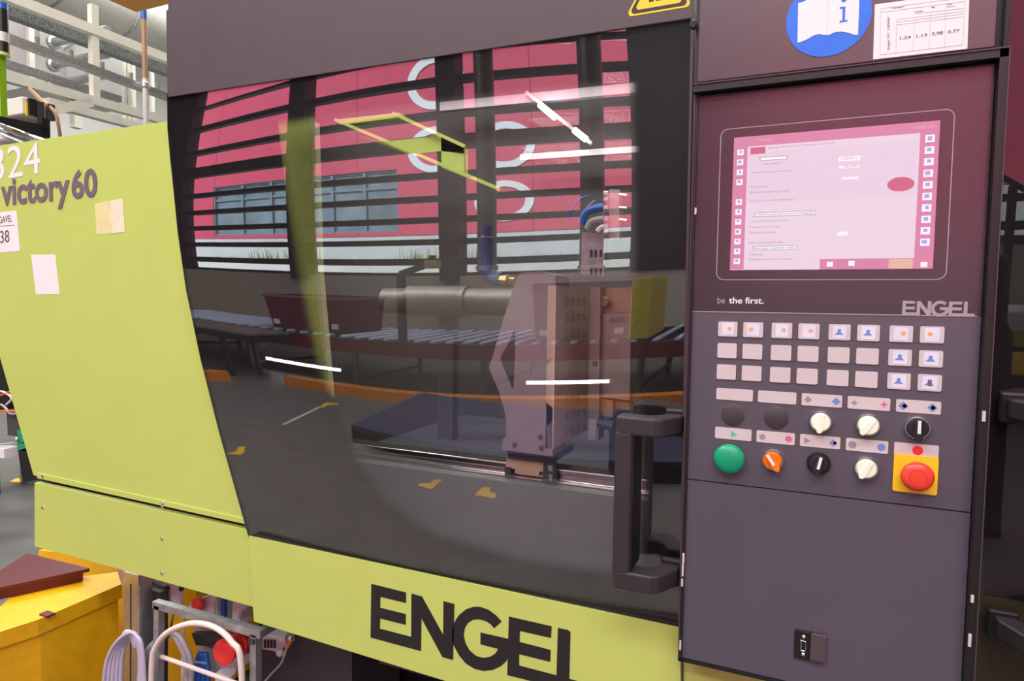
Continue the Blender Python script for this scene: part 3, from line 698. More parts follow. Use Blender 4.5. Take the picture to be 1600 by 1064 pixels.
# ------------------------------------------------------------------ panel above the control unit
up = thing('upper_panel', 'grey panel above the control unit with blue manual sign and paper table', 'machine cover', W(.15, -.1, 0))
bm = B(); box(bm, (-.066, -.002, H0 + .101), (.370, .02, H0 + .42), .002); obj('panel_sheet', bm, mat('upper_panel_paint', lcol=(.052, .040, .05), rough=.30, spec=1, var=.04), up)
bm = B(); box(bm, (-.071, .004, H0 + .093), (.384, .05, H0 + .42)); obj('panel_frame', bm, BLACK, up)
bm = B(); bar(bm, (.381, -.004, H0 + .094), (.381, -.004, H0 + .42), .006, .012); obj('seal', bm, RUBBER, up)
bm = B(); lathe(bm, P(1084, 41, 0) + Vector((0, -.001, 0)), FRONT, [(.007, 0), (.007, .006), (.005, .008), (0, .008)], 16); obj('rubber_stop', bm, RUBBER, up)
sc, sr = W(.1403, -.1816, 0), .0633
def circ(c, r, Y, n=64): return [(c.x + r * math.cos(2 * math.pi * k / n), Y, c.z + r * math.sin(2 * math.pi * k / n)) for k in range(n)]
bm = B(); prism(bm, circ(sc, sr, -.003), (0, .0008, 0)); sg = obj('manual_sign', bm, BLUE, up, label='round blue sign of an open book')
zb_ = lambda L, Y: [P(1210 + x / 9.412, y / 9.412, Y) for x, y in L]
bk = zb_([(350, 48), (420, 30), (480, 0), (540, -45), (640, -85), (720, -80), (790, -40), (870, -85), (960, -115), (1080, -110), (1250, -40), (1230, 515), (1160, 510), (1080, 480), (980, 465), (890, 475), (790, 520), (720, 515), (660, 500), (580, 520), (480, 580), (400, 615), (340, 630)], -.003)
bm = B(); prism(bm, [p + Vector((0, -.0005, 0)) for p in bk], (0, .0005, 0)); obj('book_symbol', bm, WHITE, sg)
sp_ = zb_([(784, -40), (792, -40), (776, 515), (768, 515)], -.0036); bm = B(); prism(bm, sp_, (0, .0001, 0)); obj('book_spine', bm, LGREY, sg)
text('i', zb_([(955, -75), (1078, -90), (1072, 320), (955, 338)], -.0037), BLUE, sg, bold=.03) if False else None
im = zb_([(958, 105), (1045, 95), (1038, 298), (1078, 290), (1070, 318), (955, 335), (960, 305), (998, 302), (1002, 130), (960, 136)], -.0037)
bm = B(); prism(bm, im, (0, .0002, 0)); idot = zb_([(1000, 0)], -.0037)[0]
prism(bm, [(P(1210 + 1022 / 9.412, 0, -.0037).x + .0036 * math.cos(k * math.pi / 8), -.0037, P(1210 + 1022 / 9.412, 0, -.0037).z + .0036 * math.sin(k * math.pi / 8)) for k in range(16)], (0, .0002, 0)); obj('letter', bm, BLUE, sg)
px_ = lambda L, Y: [P(1360 + x / 10, y / 10, Y) for x, y in L]
pp = px_([(70, 68), (1550, -130), (1515, 762), (42, 928)], -.0025); bm = B(); prism(bm, pp, (0, .0005, 0)); pa = obj('paper_table', bm, WHITE, up, label='white paper table with four numbers')
bm = B()
def pl(x0, y0, x1, y1, t=3):
    a, b = px_([(x0, y0), (x1, y1)], -.0027); bar(bm, a, b, .0003, .0007, (0, 0, 1) if abs(x1 - x0) > abs(y1 - y0) else (1, 0, 0))
for x0, y0, x1, y1 in ((165, 130, 1480, -40), (160, 190, 1470, 20), (155, 855, 1440, 700), (160, 130, 150, 855), (1480, -40, 1440, 705), (405, 300, 400, 825), (690, 290, 660, 795), (945, 190, 910, 765), (1180, 130, 1160, 735), (420, 385, 1450, 260), (420, 345, 1450, 215), (430, 300, 1455, 175), (700, 210, 1460, 130)): pl(x0, y0, x1, y1)
obj('table_rule', bm, LGREY, pa)
for s_, q in (('1,24', [(462, 575), (635, 555), (630, 605), (460, 630)]), ('1,13', [(720, 540), (885, 520), (880, 575), (718, 600)]), ('0,98', [(960, 505), (1135, 485), (1130, 545), (958, 565)]), ('0,77', [(1210, 475), (1395, 452), (1390, 512), (1208, 535)]),
              ('Allapotszam', [(330, 120), (520, 95), (520, 118), (330, 145)]), ('hutesi', [(690, 175), (820, 160), (820, 180), (690, 196)]), ('max', [(950, 110), (1010, 102), (1010, 120), (950, 128)]), ('Zaras', [(1195, 60), (1270, 50), (1270, 72), (1195, 82)]), ('pozicio', [(1195, 100), (1330, 90), (1330, 108), (1195, 118)])):
    text(s_, px_(q, -.0026), INK, pa, thick=.0002, bold=.008)
tq = px_([(262, 775), (262, 270), (312, 265), (312, 772)], -.0026); text('Engel VC 330/60', [tq[0], tq[1], tq[2], tq[3]], INK, pa, thick=.0002)

# ------------------------------------------------------------------ second door to the right of the control unit
d2 = thing('second_door', 'dark mirroring door at the right edge beyond the control unit', 'machine door', W(.8, .95, .12))
D2Y = .10; D2T = .065
bm = B()
x0, x1 = .395, 1.5
q = [(x0, D2Y + D2T, .95), (x1, D2Y + D2T, .95), (x1, D2Y, 2.4), (x0, D2Y, 2.4)]
prism(bm, q, (0, .006, 0)); bm.faces.ensure_lookup_table()
for f in bm.faces: f.material_index = 0 if abs(f.calc_center_median().y - D2Y - D2T * (2.4 - f.calc_center_median().z) / 1.45) < .001 else 1
obj('door_sheet', bm, [glass_mat('second_door_plastic', 1.9, (.96, .96, .96, 1)), glass_mat('clear_face', 0, (1, 1, 1, 1))], d2, label='dark transparent sheet')
bm = B(); prism(bm, [p for p in [(x0, D2Y + D2T + .008, .95), (x1, D2Y + D2T + .008, .95), (x1, D2Y + .008, 2.4), (x0, D2Y + .008, 2.4)]], (0, .002, 0)); obj('printed_backing', bm, mat('backing_print', lcol=(.012, .011, .012), rough=.7, spec=.1), d2)
bm = B(); box(bm, (x0, D2Y + D2T, .5), (x1, D2Y + D2T + .02, .95)); obj('lower_panel', bm, mat('dark_lower_panel', lcol=(.03, .03, .012), rough=.5), d2)
h2t = P(1545, 690, D2Y - .06); h2b = P(1548, 985, D2Y - .06)
h2 = P(1541, 975, D2Y + .03); handle(d2, h2.x + .088, P(1560, 640, D2Y).z, h2.z, D2Y + .045, mir=-1)

# ------------------------------------------------------------------ inside the machine, seen through the door sheet
RY = 1.25
enc = thing('machine_enclosure', 'grey rear enclosure and bed inside the machine behind the door', 'machine enclosure', (-.7, .7, .5))
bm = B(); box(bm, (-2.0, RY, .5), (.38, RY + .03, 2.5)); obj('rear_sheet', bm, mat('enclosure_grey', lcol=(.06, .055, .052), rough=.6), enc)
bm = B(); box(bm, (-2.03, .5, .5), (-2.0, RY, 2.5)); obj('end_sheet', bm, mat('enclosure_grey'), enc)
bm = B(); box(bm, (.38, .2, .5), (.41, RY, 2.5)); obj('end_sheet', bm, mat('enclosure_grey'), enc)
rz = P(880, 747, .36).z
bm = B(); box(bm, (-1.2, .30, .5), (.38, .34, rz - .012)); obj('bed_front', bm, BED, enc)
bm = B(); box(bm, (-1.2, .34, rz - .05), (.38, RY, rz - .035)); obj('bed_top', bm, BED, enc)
lf = thing('rear_guard', 'lime rear guard frame with slanted rods inside the machine, seen through the sheet', 'guard frame', P(690, 240, .9))
def rod(px0, px1, Y0, Y1, w_, h_, m, par, name):
    bm = B(); bar(bm, P(*px0, Y0), P(*px1, Y1), w_, h_); return obj(name, bm, m, par)
for nm, pts in (('guard_beam', [(522, 187), (622, 176), (634, 182), (533, 195)]), ('guard_beam', [(560, 212), (600, 221), (689, 212), (725, 229), (725, 240), (690, 236), (638, 241)]), ('guard_post', [(689, 213), (725, 229), (725, 276), (690, 262)])):
    plate(nm, pts, .9, .03, LIME, lf)
rod((524, 187), (782, 296), .88, .88, .012, .012, LIME, lf, 'guard_rod'); rod((614, 177), (727, 229), .88, .88, .012, .012, LIME, lf, 'guard_rod')
ls = thing('inner_post', 'tapering lime guard post inside the machine at the left of the sheet', 'guard post', P(495, 420, .3))
plate('post_web', [(430, 150), (484, 150), (487, 300), (492, 420), (512, 622), (480, 622)], .3, .02, LIME, ls)
plate('post_flange', [(485, 190), (492, 190), (499, 425), (516, 622), (511, 622), (492, 425)], .296, .02, mat('pale_lime', lcol=(.66, .68, .35), rough=.4), ls)
# clamping cylinder
cyl = thing('clamping_cylinder', 'horizontal steel cylinder with flange rings inside the machine', 'cylinder', P(720, 475, .75))
a, b_ = P(640, 470, .75), P(812, 474, .75); b_.z = a.z; r = .052
for nm, x0, x1, rr in (('cylinder_tube', a.x - .1, b_.x, r * .86), ('flange', P(722, 470, .75).x, P(732, 470, .75).x, r), ('cylinder_head', a.x, P(722, 470, .75).x, r * 1.02)):
    bm = B(); tube(bm, [(x0, .75, a.z), (x1, .75, a.z)], rr, 28); obj(nm, bm, mat('cylinder_steel', lcol=(.2, .19, .19), rough=.5, metal=.7, var=.1), cyl, smooth='edge')
bm = B(); box(bm, (a.x + .1, .78, rz - .035), (a.x + .16, .82, a.z)); obj('support', bm, BED, cyl)
# moving platen
PY = .30
pl_ = thing('moving_platen', 'grey cast platen with drilled side plate standing on the chrome rail', 'platen', P(830, 712, PY))
front = [(803, 447), (806, 435), (815, 426), (845, 424), (868, 430), (868, 445), (864, 560), (863, 713), (784, 703), (785, 686), (791, 682), (790, 650), (780, 612), (770, 590), (764, 574), (770, 556), (786, 500)]
bm = B(); prism(bm, [P(u, v, PY) for u, v in front], (0, .10, 0)); obj('platen_front', bm, CAST, pl_)
gx = [P(u, v, PY - .001) for u, v in ((804, 512), (798, 530), (783, 556), (782, 562), (800, 606), (802, 606), (805, 530))]
bm = B(); prism(bm, gx, (0, .002, 0)); obj('gusset_recess', bm, DGREY, pl_)
# drilled side plate facing right
sx = P(866, 560, PY).x
zt, zb2 = P(866, 446, PY).z, P(864, 702, PY).z
ydep = PX(921, 560, sx + .001).y
bm = B(); box(bm, (sx - .02, PY + .1, zb2), (sx + .001, ydep, zt)); obj('side_plate', bm, mat('tan_plate', lcol=(.62, .45, .40), rough=.45, metal=.2), pl_)
bm = B(); box(bm, (sx - .02, PY, zb2), (sx + .0012, PY + .1, zt)); obj('side_plate', bm, mat('tan_plate', lcol=(.62, .45, .40), rough=.45, metal=.2), pl_)
for k, u in enumerate((886, 895.5, 904.5, 913)):
    for v in (469, 494, 520, 627, 650, 674):
        c = PX(u, v + (2 if v < 600 else -k * 2.2), sx + .0022)
        bm = B(); lathe(bm, c, (1, 0, 0), [(.0115, 0), (.0115, -.004), (.007, -.006), (0, -.006)], 12); bm2 = bm
        obj('drilled_hole', bm, mat('hole_black', lcol=(.01, .008, .008), rough=.8), pl_)
for u, v in ((804, 694), (846, 699), (845, 682)):
    bm = B(); lathe(bm, P(u, v, PY), FRONT, [(.006, 0), (.006, .004), (.004, .005), (0, .004)], 8); obj('bolt', bm, DGREY, pl_)
plate('foot', [(792, 704), (850, 712), (866, 712), (866, 722), (848, 723), (794, 716)], PY + .02, .15, DGREY, pl_)
# mould half with strips
mould = thing('mould_half', 'bright steel mould half right of the platen, stamped with small letters', 'mould', P(960, 650, .55))
plate('clamp_strip', [(922, 449), (938, 449), (935, 688), (918, 688)], .45, .05, STEEL, mould)
plate('mould_block', [(942, 490), (986, 488), (984, 626), (938, 620)], .47, .16, STEEL, mould)
plate('mould_head', [(942, 450), (988, 449), (987, 487), (941, 489)], .50, .12, mat('tan_steel', lcol=(.5, .36, .26), rough=.45, metal=.8), mould)
bm = B(); lathe(bm, P(947, 472, .5), FRONT, [(.016, 0), (.016, .02), (.012, .024), (0, .024)], 8); obj('brass_nipple', bm, BRASS, mould)
bm = B(); lathe(bm, P(930, 568, .45), FRONT, [(.008, 0), (.008, .002), (.004, .002), (0, -.001)], 14); obj('bolt', bm, DGREY, mould)
text('OR 8X3', q4([(952, 497), (976, 496), (976, 503), (952, 504)], .4692), INK, mould, thick=.0002)
plate('slider', [(938, 622), (958, 626), (957, 652), (936, 648)], .48, .05, mat('tan_steel'), mould)
plate('slider', [(958, 626), (984, 629), (984, 640), (958, 638)], .5, .05, STEEL, mould)
bm = B(); tube(bm, [P(930, 660, .46), P(958, 666, .46)], .013, 14); obj('slider_pin', bm, DGREY, mould)
plate('lower_strip', [(920, 655), (932, 655), (931, 688), (918, 686)], .447, .01, ALU, mould)
bm = B(); q = P(960, 660, .5); box(bm, (q.x - .03, .56, rz - .035), (q.x + .03, .62, q.z + .03)); obj('mould_support', bm, DGREY, mould)
# guide rail and carriage
rail = thing('guide_rail', 'chrome guide rail along the bottom of the mould space', 'guide rail', (-.5, .37, rz - .012))
bm = B()
zc = lambda dz: rz + dz
for y0, y1, z0, z1 in ((.344, .41, -.033, -.006), (.352, .40, -.006, .010), (.346, .406, .010, .026)): box(bm, (-1.15, y0, zc(z0)), (.36, y1, zc(z1)), .003)
obj('rail_profile', bm, mat('rail_chrome', lcol=(.75, .7, .7), rough=.22, metal=1), rail)
car = thing('rail_carriage', 'linear bearing carriage with cream end caps under the platen', 'carriage', P(825, 745, .33))
for nm, px, Y, m_ in (('carriage_body', [(792, 714), (862, 722), (862, 738), (842, 737), (842, 744), (805, 740), (805, 733), (790, 730)], .325, mat('cream_bearing', lcol=(.6, .42, .3), rough=.4, metal=.4)),
                      ('end_cap', [(788, 729), (798, 730), (797, 748), (789, 746)], .322, DGREY), ('end_cap', [(849, 722), (866, 724), (867, 756), (848, 753)], .322, DGREY),
                      ('wiper', [(856, 727), (863, 728), (863, 737), (857, 736)], .320, ALU), ('wiper', [(857, 741), (863, 742), (862, 752), (858, 751)], .320, ALU)):
    plate(nm, px, Y, .02, m_, car)
# vertical hose plate with hoses
hp = thing('hose_plate', 'upright grey plate with slots and blue and grey hoses above the mould', 'hose plate', P(925, 430, .6))
plate('plate_sheet', [(909, 362), (946, 366), (944, 432), (907, 428)], .6, .02, ZINC, hp)
for u in (924, 931, 939):
    for v in (396, 424):
        bm = B(); slab(bm, P(u, v, .6).x, P(u, v, .6).z, .008, .022, .004, .598, .003); obj('slot', bm, DGREY, hp)
for pts, m_, r_ in (([(888, 345), (895, 325), (905, 312), (918, 307)], CABLEB, .003), ([(908, 350), (914, 335), (925, 327), (944, 324)], CABLEB, .012), ([(917, 358), (925, 346), (944, 342)], CABLEG, .010), ([(934, 362), (940, 356), (950, 354)], CABLEW, .009), ([(912, 338), (918, 324), (930, 313)], CABLEG, .003)):
    bm = B(); tube(bm, spline([P(u, v, .58) for u, v in pts], 6), r_, 8); obj('hose', bm, m_, hp)
for v in (304, 313, 326, 344, 356, 364):
    bm = B(); tube(bm, [P(944, v, .58), P(951, v, .58)], .011, 10); obj('hose_fitting', bm, ALU, hp)
plate('manifold', [(952, 296), (968, 296), (968, 372), (952, 376)], .6, .03, mat('pink_grey_metal', lcol=(.6, .45, .42), rough=.5), hp)
for v in (305, 325, 344):
    bm = B(); tube(bm, [P(968, v, .59), P(980, v + 1, .59)], .006, 8); obj('hose_fitting', bm, ALU, hp)
# blue elbow hose on the platen
bh = thing('blue_hose', 'thick blue hose bending to a brass fitting at the platen', 'hose', P(790, 436, .4))
bm = B(); tube(bm, spline([P(761, 352, .45), P(760, 372, .45), P(759, 402, .45), P(761, 424, .45), P(772, 434, .45), P(786, 437, .43)], 8), [.016] * 8 + [.020] * 33, 14); obj('hose_body', bm, mat('blue_grey_hose', lcol=(.10, .16, .33), rough=.45), bh)
bm = B(); tube(bm, [P(782, 437, .43), P(795, 439, .42)], .016, 8); tube(bm, [P(795, 439, .42), P(806, 440, .41)], .012, 10); obj('hose_fitting', bm, BRASS, bh)
# lamp fittings behind the rear guard
for i, (u0, v0, u1, v1) in enumerate(((843, 163, 868, 184), (897, 203, 916, 218))):
    t_ = thing('tube_lamp', ('upper' if i == 0 else 'lower') + ' of two short white lamps on a slanted rail inside the machine', 'lamp', P(u0, v0, 1.1), 'short lamps on the slanted rail')
    bm = B(); tube(bm, [P(u0, v0, 1.1), P(u1, v1, 1.1)], .011, 10); obj('tube', bm, LAMP, t_)
lr = thing('lamp_rail', 'thin slanted rail holding two short lamps inside the machine', 'rail', P(870, 190, 1.12))
bm = B(); bar(bm, P(822, 144, 1.12), P(925, 225, 1.12), .012, .012); obj('rail_profile', bm, ALU, lr)
for (a, b_, h, m_, lb) in (((690, 168), (1000, 138), .035, LGREY, 'upper grey crossbeam inside the machine behind the lamps'), ((815, 247), (1000, 234), .022, WHITE, 'white crossbar inside the machine below the lamps')):
    t_ = thing('crossbeam', lb, 'beam', P(*a, 1.15), 'crossbeams inside the machine'); bm = B(); bar(bm, P(*a, 1.15), P(*b_, 1.15), .03, h); obj('beam_profile', bm, m_, t_)
il = add_light('added_interior_fill', 'AREA', (-.5, .8, 2.35), (-.5, .55, 1.2), 5.5, (1, .95, .92), 1.2, .12)  # unseen fill light added to brighten the interior

# ------------------------------------------------------------------ under the skirt
UY = .16
yc = thing('yellow_cabinet', 'yellow sheet metal cabinet behind the cables under the skirt', 'cabinet', P(230, 1100, .34))
plate('cabinet_front', [(60, 860), (300, 880), (330, 1300), (60, 1300)], .46, .4, YELBOX, yc)
plate('cabinet_door', [(-60, 960), (149, 1008), (149, 1300), (-60, 1300)], .45, .01, YELBOX, yc)
bm = B(); lathe(bm, P(140, 1015, .45), FRONT, [(.008, 0), (.008, .003), (0, .004)], 10); obj('lock', bm, BLACK, yc)
yb = thing('yellow_container', 'yellow lidded container in the bottom left corner below the lime skirt', 'container', PZ(95, 1020, .3))
zt = .45
tp = [PZ(u, v, zt) for u, v in ((-70, 1010), (40, 912), (186, 893), (191, 912), (60, 968))]
bm = B(); prism(bm, tp, (0, 0, -.05)); obj('lid', bm, YELBOX, yb)
c_ = sum(tp, Vector()) / len(tp)
bm = B(); prism(bm, [c_ + (p - c_) * .93 + Vector((0, 0, -.05)) for p in tp], (0, 0, -.39)); obj('body', bm, YELBOX, yb)
bm = B(); q = PZ(70, 962, zt + .001); box(bm, (q.x - .02, q.y - .005, zt), (q.x + .02, q.y + .02, zt + .006)); obj('latch', bm, DKRED, yb)
rt_ = thing('dark_red_tray', 'dark red tray lying on the yellow container under the lime skirt', 'tray', PZ(50, 890, zt))
tq = [PZ(u, v, zt + .045) for u, v in ((-70, 940), (38, 868), (120, 884), (150, 897), (-20, 922))]
tq = [PZ(-60, 930, zt + .045), PZ(42, 864, zt + .045), PZ(140, 888, zt + .045), PZ(0, 918, zt + .045)]
c_ = sum(tq, Vector()) / 4
bm = B(); prism(bm, tq, (0, 0, -.012)); obj('tray_rim', bm, DKRED, rt_)
bm = B(); prism(bm, [c_ + (p - c_) * .9 + Vector((0, 0, -.012)) for p in tq], (0, 0, -.031)); obj('tray_body', bm, DKRED, rt_)
ap = thing('aluminium_post', 'slotted aluminium post with bolted grey side plate below the skirt', 'post', P(215, 1100, UY))
plate('post_profile', [(193, 893), (216, 899), (217, 1200), (193, 1200)], UY, .05, ALU, ap)
plate('post_edge', [(214, 914), (218, 914), (218, 1200), (214, 1200)], UY - .004, .01, ZINC, ap)
plate('post_groove', [(203, 912), (205, 913), (205, 1200), (203, 1200)], UY - .001, .004, DGREY, ap)
plate('side_plate', [(216, 915), (250, 926), (250, 1200), (217, 1200)], UY + .05, .03, DGREY, ap)
plate('bolt_plate', [(180, 880), (286, 904), (280, 955), (240, 942), (190, 915)], UY + .09, .01, LGREY, ap)
for u, v in ((202, 900), (219, 902), (238, 912), (262, 918), (221, 918), (285, 919)):
    bm = B(); lathe(bm, P(u, v, UY + .085), FRONT, [(.008, 0), (.008, .008), (.005, .010), (0, .008)], 10); obj('bolt', bm, BLACK, ap)
fr = thing('cable_rack', 'galvanised square tube frame holding coiled cables below the skirt', 'frame', P(330, 1150, .12))
FY = .13
for a, b_, nm in (((247, 1250), (249, 945), 'upright'), ((398, 1250), (400, 990), 'upright'), ((243, 943), (411, 990), 'top_tube')):
    bm = B(); bar(bm, P(*a, FY), P(*b_, FY), .022, .022, (0, 1, 0)); obj(nm, bm, ZINC, fr)
bm = B(); p_ = P(404, 990, FY); bar(bm, p_, p_ + Vector((.0, .16, 0)), .022, .022); obj('side_tube', bm, ZINC, fr)
bm = B(); tube(bm, [P(250, 1025, FY), P(398, 1078, FY)], .0065, 10); obj('cross_rod', bm, CABLEW, fr)
plate('clip', [(388, 998), (397, 1000), (396, 1008), (388, 1006)], FY - .016, .006, DGREY, fr)
bm = B(); tube(bm, spline([P(272, 950, FY), P(268, 975, FY - .02), P(262, 997, FY - .012)], 6), .003, 6); obj('strap', bm, BLACK, fr)
cb = thing('lilac_cable_coil', 'coiled bundle of lilac cables hanging left of the tube frame', 'cable', P(200, 985, UY - .03))
for k in range(5):
    d = k * 4.6; y = UY - .062 + .006 * k
    bm = B(); tube(bm, spline([P(160 + d * 1.7, 1200, y), P(163 + d * 1.4, 1060, y), P(175 + d, 1014, y), P(198 + d * .3, 990 + d * .4, y), P(214 - d * .2, 994 + d * .8, y), P(224 - d * .3, 1030, y), P(232 - d, 1200, y)], 8), .0062, 8); obj('cable_strand', bm, CABLEL, cb, smooth=True)
bm = B(); tube(bm, spline([P(192, 992, UY - .06), P(196, 986, UY - .062), P(204, 986, UY - .06)], 5), .004, 6); obj('cable_tie', bm, CABLEW, cb)
cw = thing('ivory_cable_coil', 'ivory cable arching over the tube frame and around the red plug', 'cable', P(330, 975, FY - .03))
bm = B(); tube(bm, spline([P(236, 1220, FY - .03), P(237, 1050, FY - .03), P(244, 1010, FY - .03), P(265, 986, FY - .03), P(300, 974, FY - .03), P(335, 980, FY - .03), P(362, 1003, FY - .03), P(377, 1040, FY - .03), P(380, 1220, FY - .03)], 10), .0085, 10); obj('cable_body', bm, CABLEW, cw, smooth=True)
cg = thing('grey_cable_coil', 'two grey cables looping behind the tube frame upright', 'cable', P(280, 1000, FY + .05))
for d in (0, 7):
    bm = B(); tube(bm, spline([P(205 + d, 1200, FY + .01), P(222 + d, 1040, FY + .01), P(245 + d, 1000, FY + .036), P(266 + d, 990, FY + .04), P(282 + d, 1010, FY + .04), P(292 + d, 1050, FY + .04), P(290 + d, 1200, FY + .04)], 8), .0085, 10); obj('cable_strand', bm, CABLEG, cg, smooth=True)
bm = B(); tube(bm, [P(286, 965, FY + .06), P(285, 1200, FY + .06)], .005, 8); obj('cable_strand', bm, CABLEW, cg)
so = thing('socket_box', 'light grey power socket box hanging under the skirt', 'socket box', P(330, 1000, .26))
bx = [(295, 960), (312, 936), (350, 940), (352, 962), (360, 985), (350, 992), (330, 992), (300, 985)]
plate('box_housing', [(292, 945), (328, 930), (336, 938), (338, 975), (337, 990), (303, 990)], .27, .1, LGREY, so, bev=.006)
plate('cable_bracket', [(361, 972), (362, 945), (364, 930), (396, 940), (378, 955), (372, 968), (378, 978), (362, 982)], .24, .05, LGREY, so, bev=.004)
plate('box_lower', [(305, 1008), (345, 1010), (368, 1050), (330, 1054), (318, 1040)], .28, .08, LGREY, so, bev=.004)
plate('clamp_band', [(299, 990), (337, 990), (345, 1002), (330, 1010), (306, 1008)], .25, .05, DGREY, so)
bm = B(); lathe(bm, P(312, 943, .26), FRONT, [(.022, 0), (.022, .012), (.016, .018), (0, .018)], 20); obj('red_knob', bm, RED, so)
pg_ = thing('red_plug', 'red industrial plug with round flip cap in the tube frame', 'plug', P(350, 1015, .2))
c1 = P(352, 1018, .17); ax1 = (P(385, 1002, .26) - c1).normalized()
bm = B(); lathe(bm, c1, ax1, [(0, -.004), (.028, -.004), (.033, .0), (.033, .012), (.029, .016), (.030, .05), (.034, .052), (.034, .085), (.028, .1), (0, .1)], 28); obj('plug_body', bm, RED, pg_, smooth='edge')
bm = B(); lathe(bm, c1, ax1, [(0, -.010), (.030, -.010), (.038, -.006), (.038, 0), (.030, .002)], 32); obj('flip_cap', bm, RED, pg_, smooth='edge')
bm = B(); bar(bm, c1 + Vector((.0, 0, .03)), c1 + Vector((.012, .01, .06)), .02, .016); obj('cap_hinge', bm, RED, pg_)
bm = B(); tube(bm, [P(352, 1052, .2), P(350, 1130, .2)], .028, 16); obj('plug_neck', bm, LGREY, pg_)
hb_ = thing('blue_hose_bundle', 'bundle of blue hoses below the socket box', 'hose', P(318, 1100, .3))
for k in range(4):
    bm = B(); tube(bm, spline([P(300 + k * 7, 1200, .23), P(304 + k * 7, 1060, .23), P(312 + k * 3, 1020, .235)], 6), .008, 8); obj('hose', bm, CABLEB, hb_, smooth=True)
bm = B(); tube(bm, spline([P(350, 920, .3), P(350, 945, .3), P(350, 965, .3)], 5), .010, 8); obj('feed_hose', bm, CABLEB, so, smooth=True)
bm = B(); bar(bm, P(303, 1034, .225), P(322, 1036, .225), .004, .006); obj('cable_tie', bm, CABLEL, hb_)
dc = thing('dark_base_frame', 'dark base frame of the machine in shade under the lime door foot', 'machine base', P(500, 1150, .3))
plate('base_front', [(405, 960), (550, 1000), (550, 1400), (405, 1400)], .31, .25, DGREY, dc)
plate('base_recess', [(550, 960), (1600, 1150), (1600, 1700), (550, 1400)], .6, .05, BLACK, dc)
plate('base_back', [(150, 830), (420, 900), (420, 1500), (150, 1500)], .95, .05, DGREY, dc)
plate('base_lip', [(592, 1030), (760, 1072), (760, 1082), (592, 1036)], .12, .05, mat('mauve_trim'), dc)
gb = thing('terminal_box', 'ribbed grey terminal box with earth wire right of the tube frame', 'terminal box', P(430, 1020, .25))
plate('box_body', [(410, 990), (445, 994), (446, 1010), (432, 1018), (410, 1014)], .26, .04, LGREY, gb)
for k in range(4): plate('rib', [(412 + k * 5, 1000), (414 + k * 5, 1000.5), (414 + k * 5, 1013), (412 + k * 5, 1012.5)], .255, .008, DGREY, gb)
bm = B(); lathe(bm, P(455, 996, .26), FRONT, [(.009, 0), (.009, .006), (.004, .01), (0, .01)], 10); obj('earth_screw', bm, CHROME, gb)
bm = B(); tube(bm, spline([P(455, 998, .25), P(449, 1010, .24), P(440, 1035, .24), P(425, 1052, .24), P(413, 1066, .24)], 6), .0035, 8); obj('earth_wire', bm, CABLEG, gb, smooth=True)
bm = B(); tube(bm, [P(453, 1003, .243), P(448, 1012, .243)], .006, 8); obj('wire_sleeve', bm, ORANGE, gb)
bm = B(); lathe(bm, P(439, 1018, .25), FRONT, [(.013, 0), (.013, .008), (.008, .012), (0, .012)], 12); obj('blind_plug', bm, LGREY, gb)

# ------------------------------------------------------------------ hall behind the machine, upper left
def along(name, label, cat, a, b, X, w_, h_, m, part='profile', ext=.6, rnd=None, pre=.2):
    p, q = PX(*a, X), PX(*b, X); z = (p.z + q.z) / 2
    p, q = p + (p - q).normalized() * pre, q + (q - p).normalized() * ext
    t_ = thing(name, label, cat, p); bm = B()
    if rnd: tube(bm, [p, q], rnd, 20)
    else: bar(bm, p, q, w_, h_)
    o = obj(part, bm, m, t_, smooth='edge' if rnd else False); return t_, p, q
TRAY = mat('perforated_tray', lcol=(.13, .14, .14), rough=.5, metal=.3, var=.7, scale=90)
gan, p_, q_ = along('overhead_gantry', 'cream overhead steel gantry of beams and posts behind the machine', 'gantry', (22, 0), (262, 93), -6, .08, .085, CREAM, 'beam')
def gbeam(a, b, X, w_, h_, m=CREAM, name='beam'):
    p, q = PX(*a, X), PX(*b, X); d = (q - p).normalized(); bm = B(); bar(bm, p - d * .3, q + d * .6, w_, h_); return obj(name, bm, m, gan)
gbeam((0, 118), (262, 190), -6, .08, .08)
gbeam((0, 97), (92, 126), -6.4, .08, .06, ZINC)
gbeam((150, 62), (262, 108), -6.6, .10, .10); gbeam((120, 172), (262, 210), -6.8, .1, .08)
for u, v0, v1, X, w_ in ((145, 8, 160, -6, .065), (47, 42, 128, -7.2, .05), (207, 96, 190, -7, .04), (237, 100, 175, -7.5, .04), (193, 70, 200, -6.8, .03), (199, 70, 200, -6.8, .03), (118, 150, 200, -7.4, .09)):
    a, b = PX(u, v0, X), PX(u, v1, X); bm = B(); bar(bm, a, Vector((a.x, a.y, b.z)), w_, w_, (0, 1, 0)); obj('post', bm, CREAM, gan)
a = PX(85, 172, -6.0); b = PX(140, 160, -6.0); bm = B(); bar(bm, a, b, .08, .08); obj('bracket', bm, CREAM, gan)
for i, (v0, v1) in enumerate(((67, 52), (102, 92), (133, 122))):
    a = PX(82, v0, -7.2); bm = B(); tube(bm, [a, Vector((-6.32, a.y, a.z))], .045, 14); lathe(bm, a, (1, 0, 0), [(.07, 0), (.07, .04), (.05, .06)], 14); obj('pipe_stub', bm, ZINC, gan)
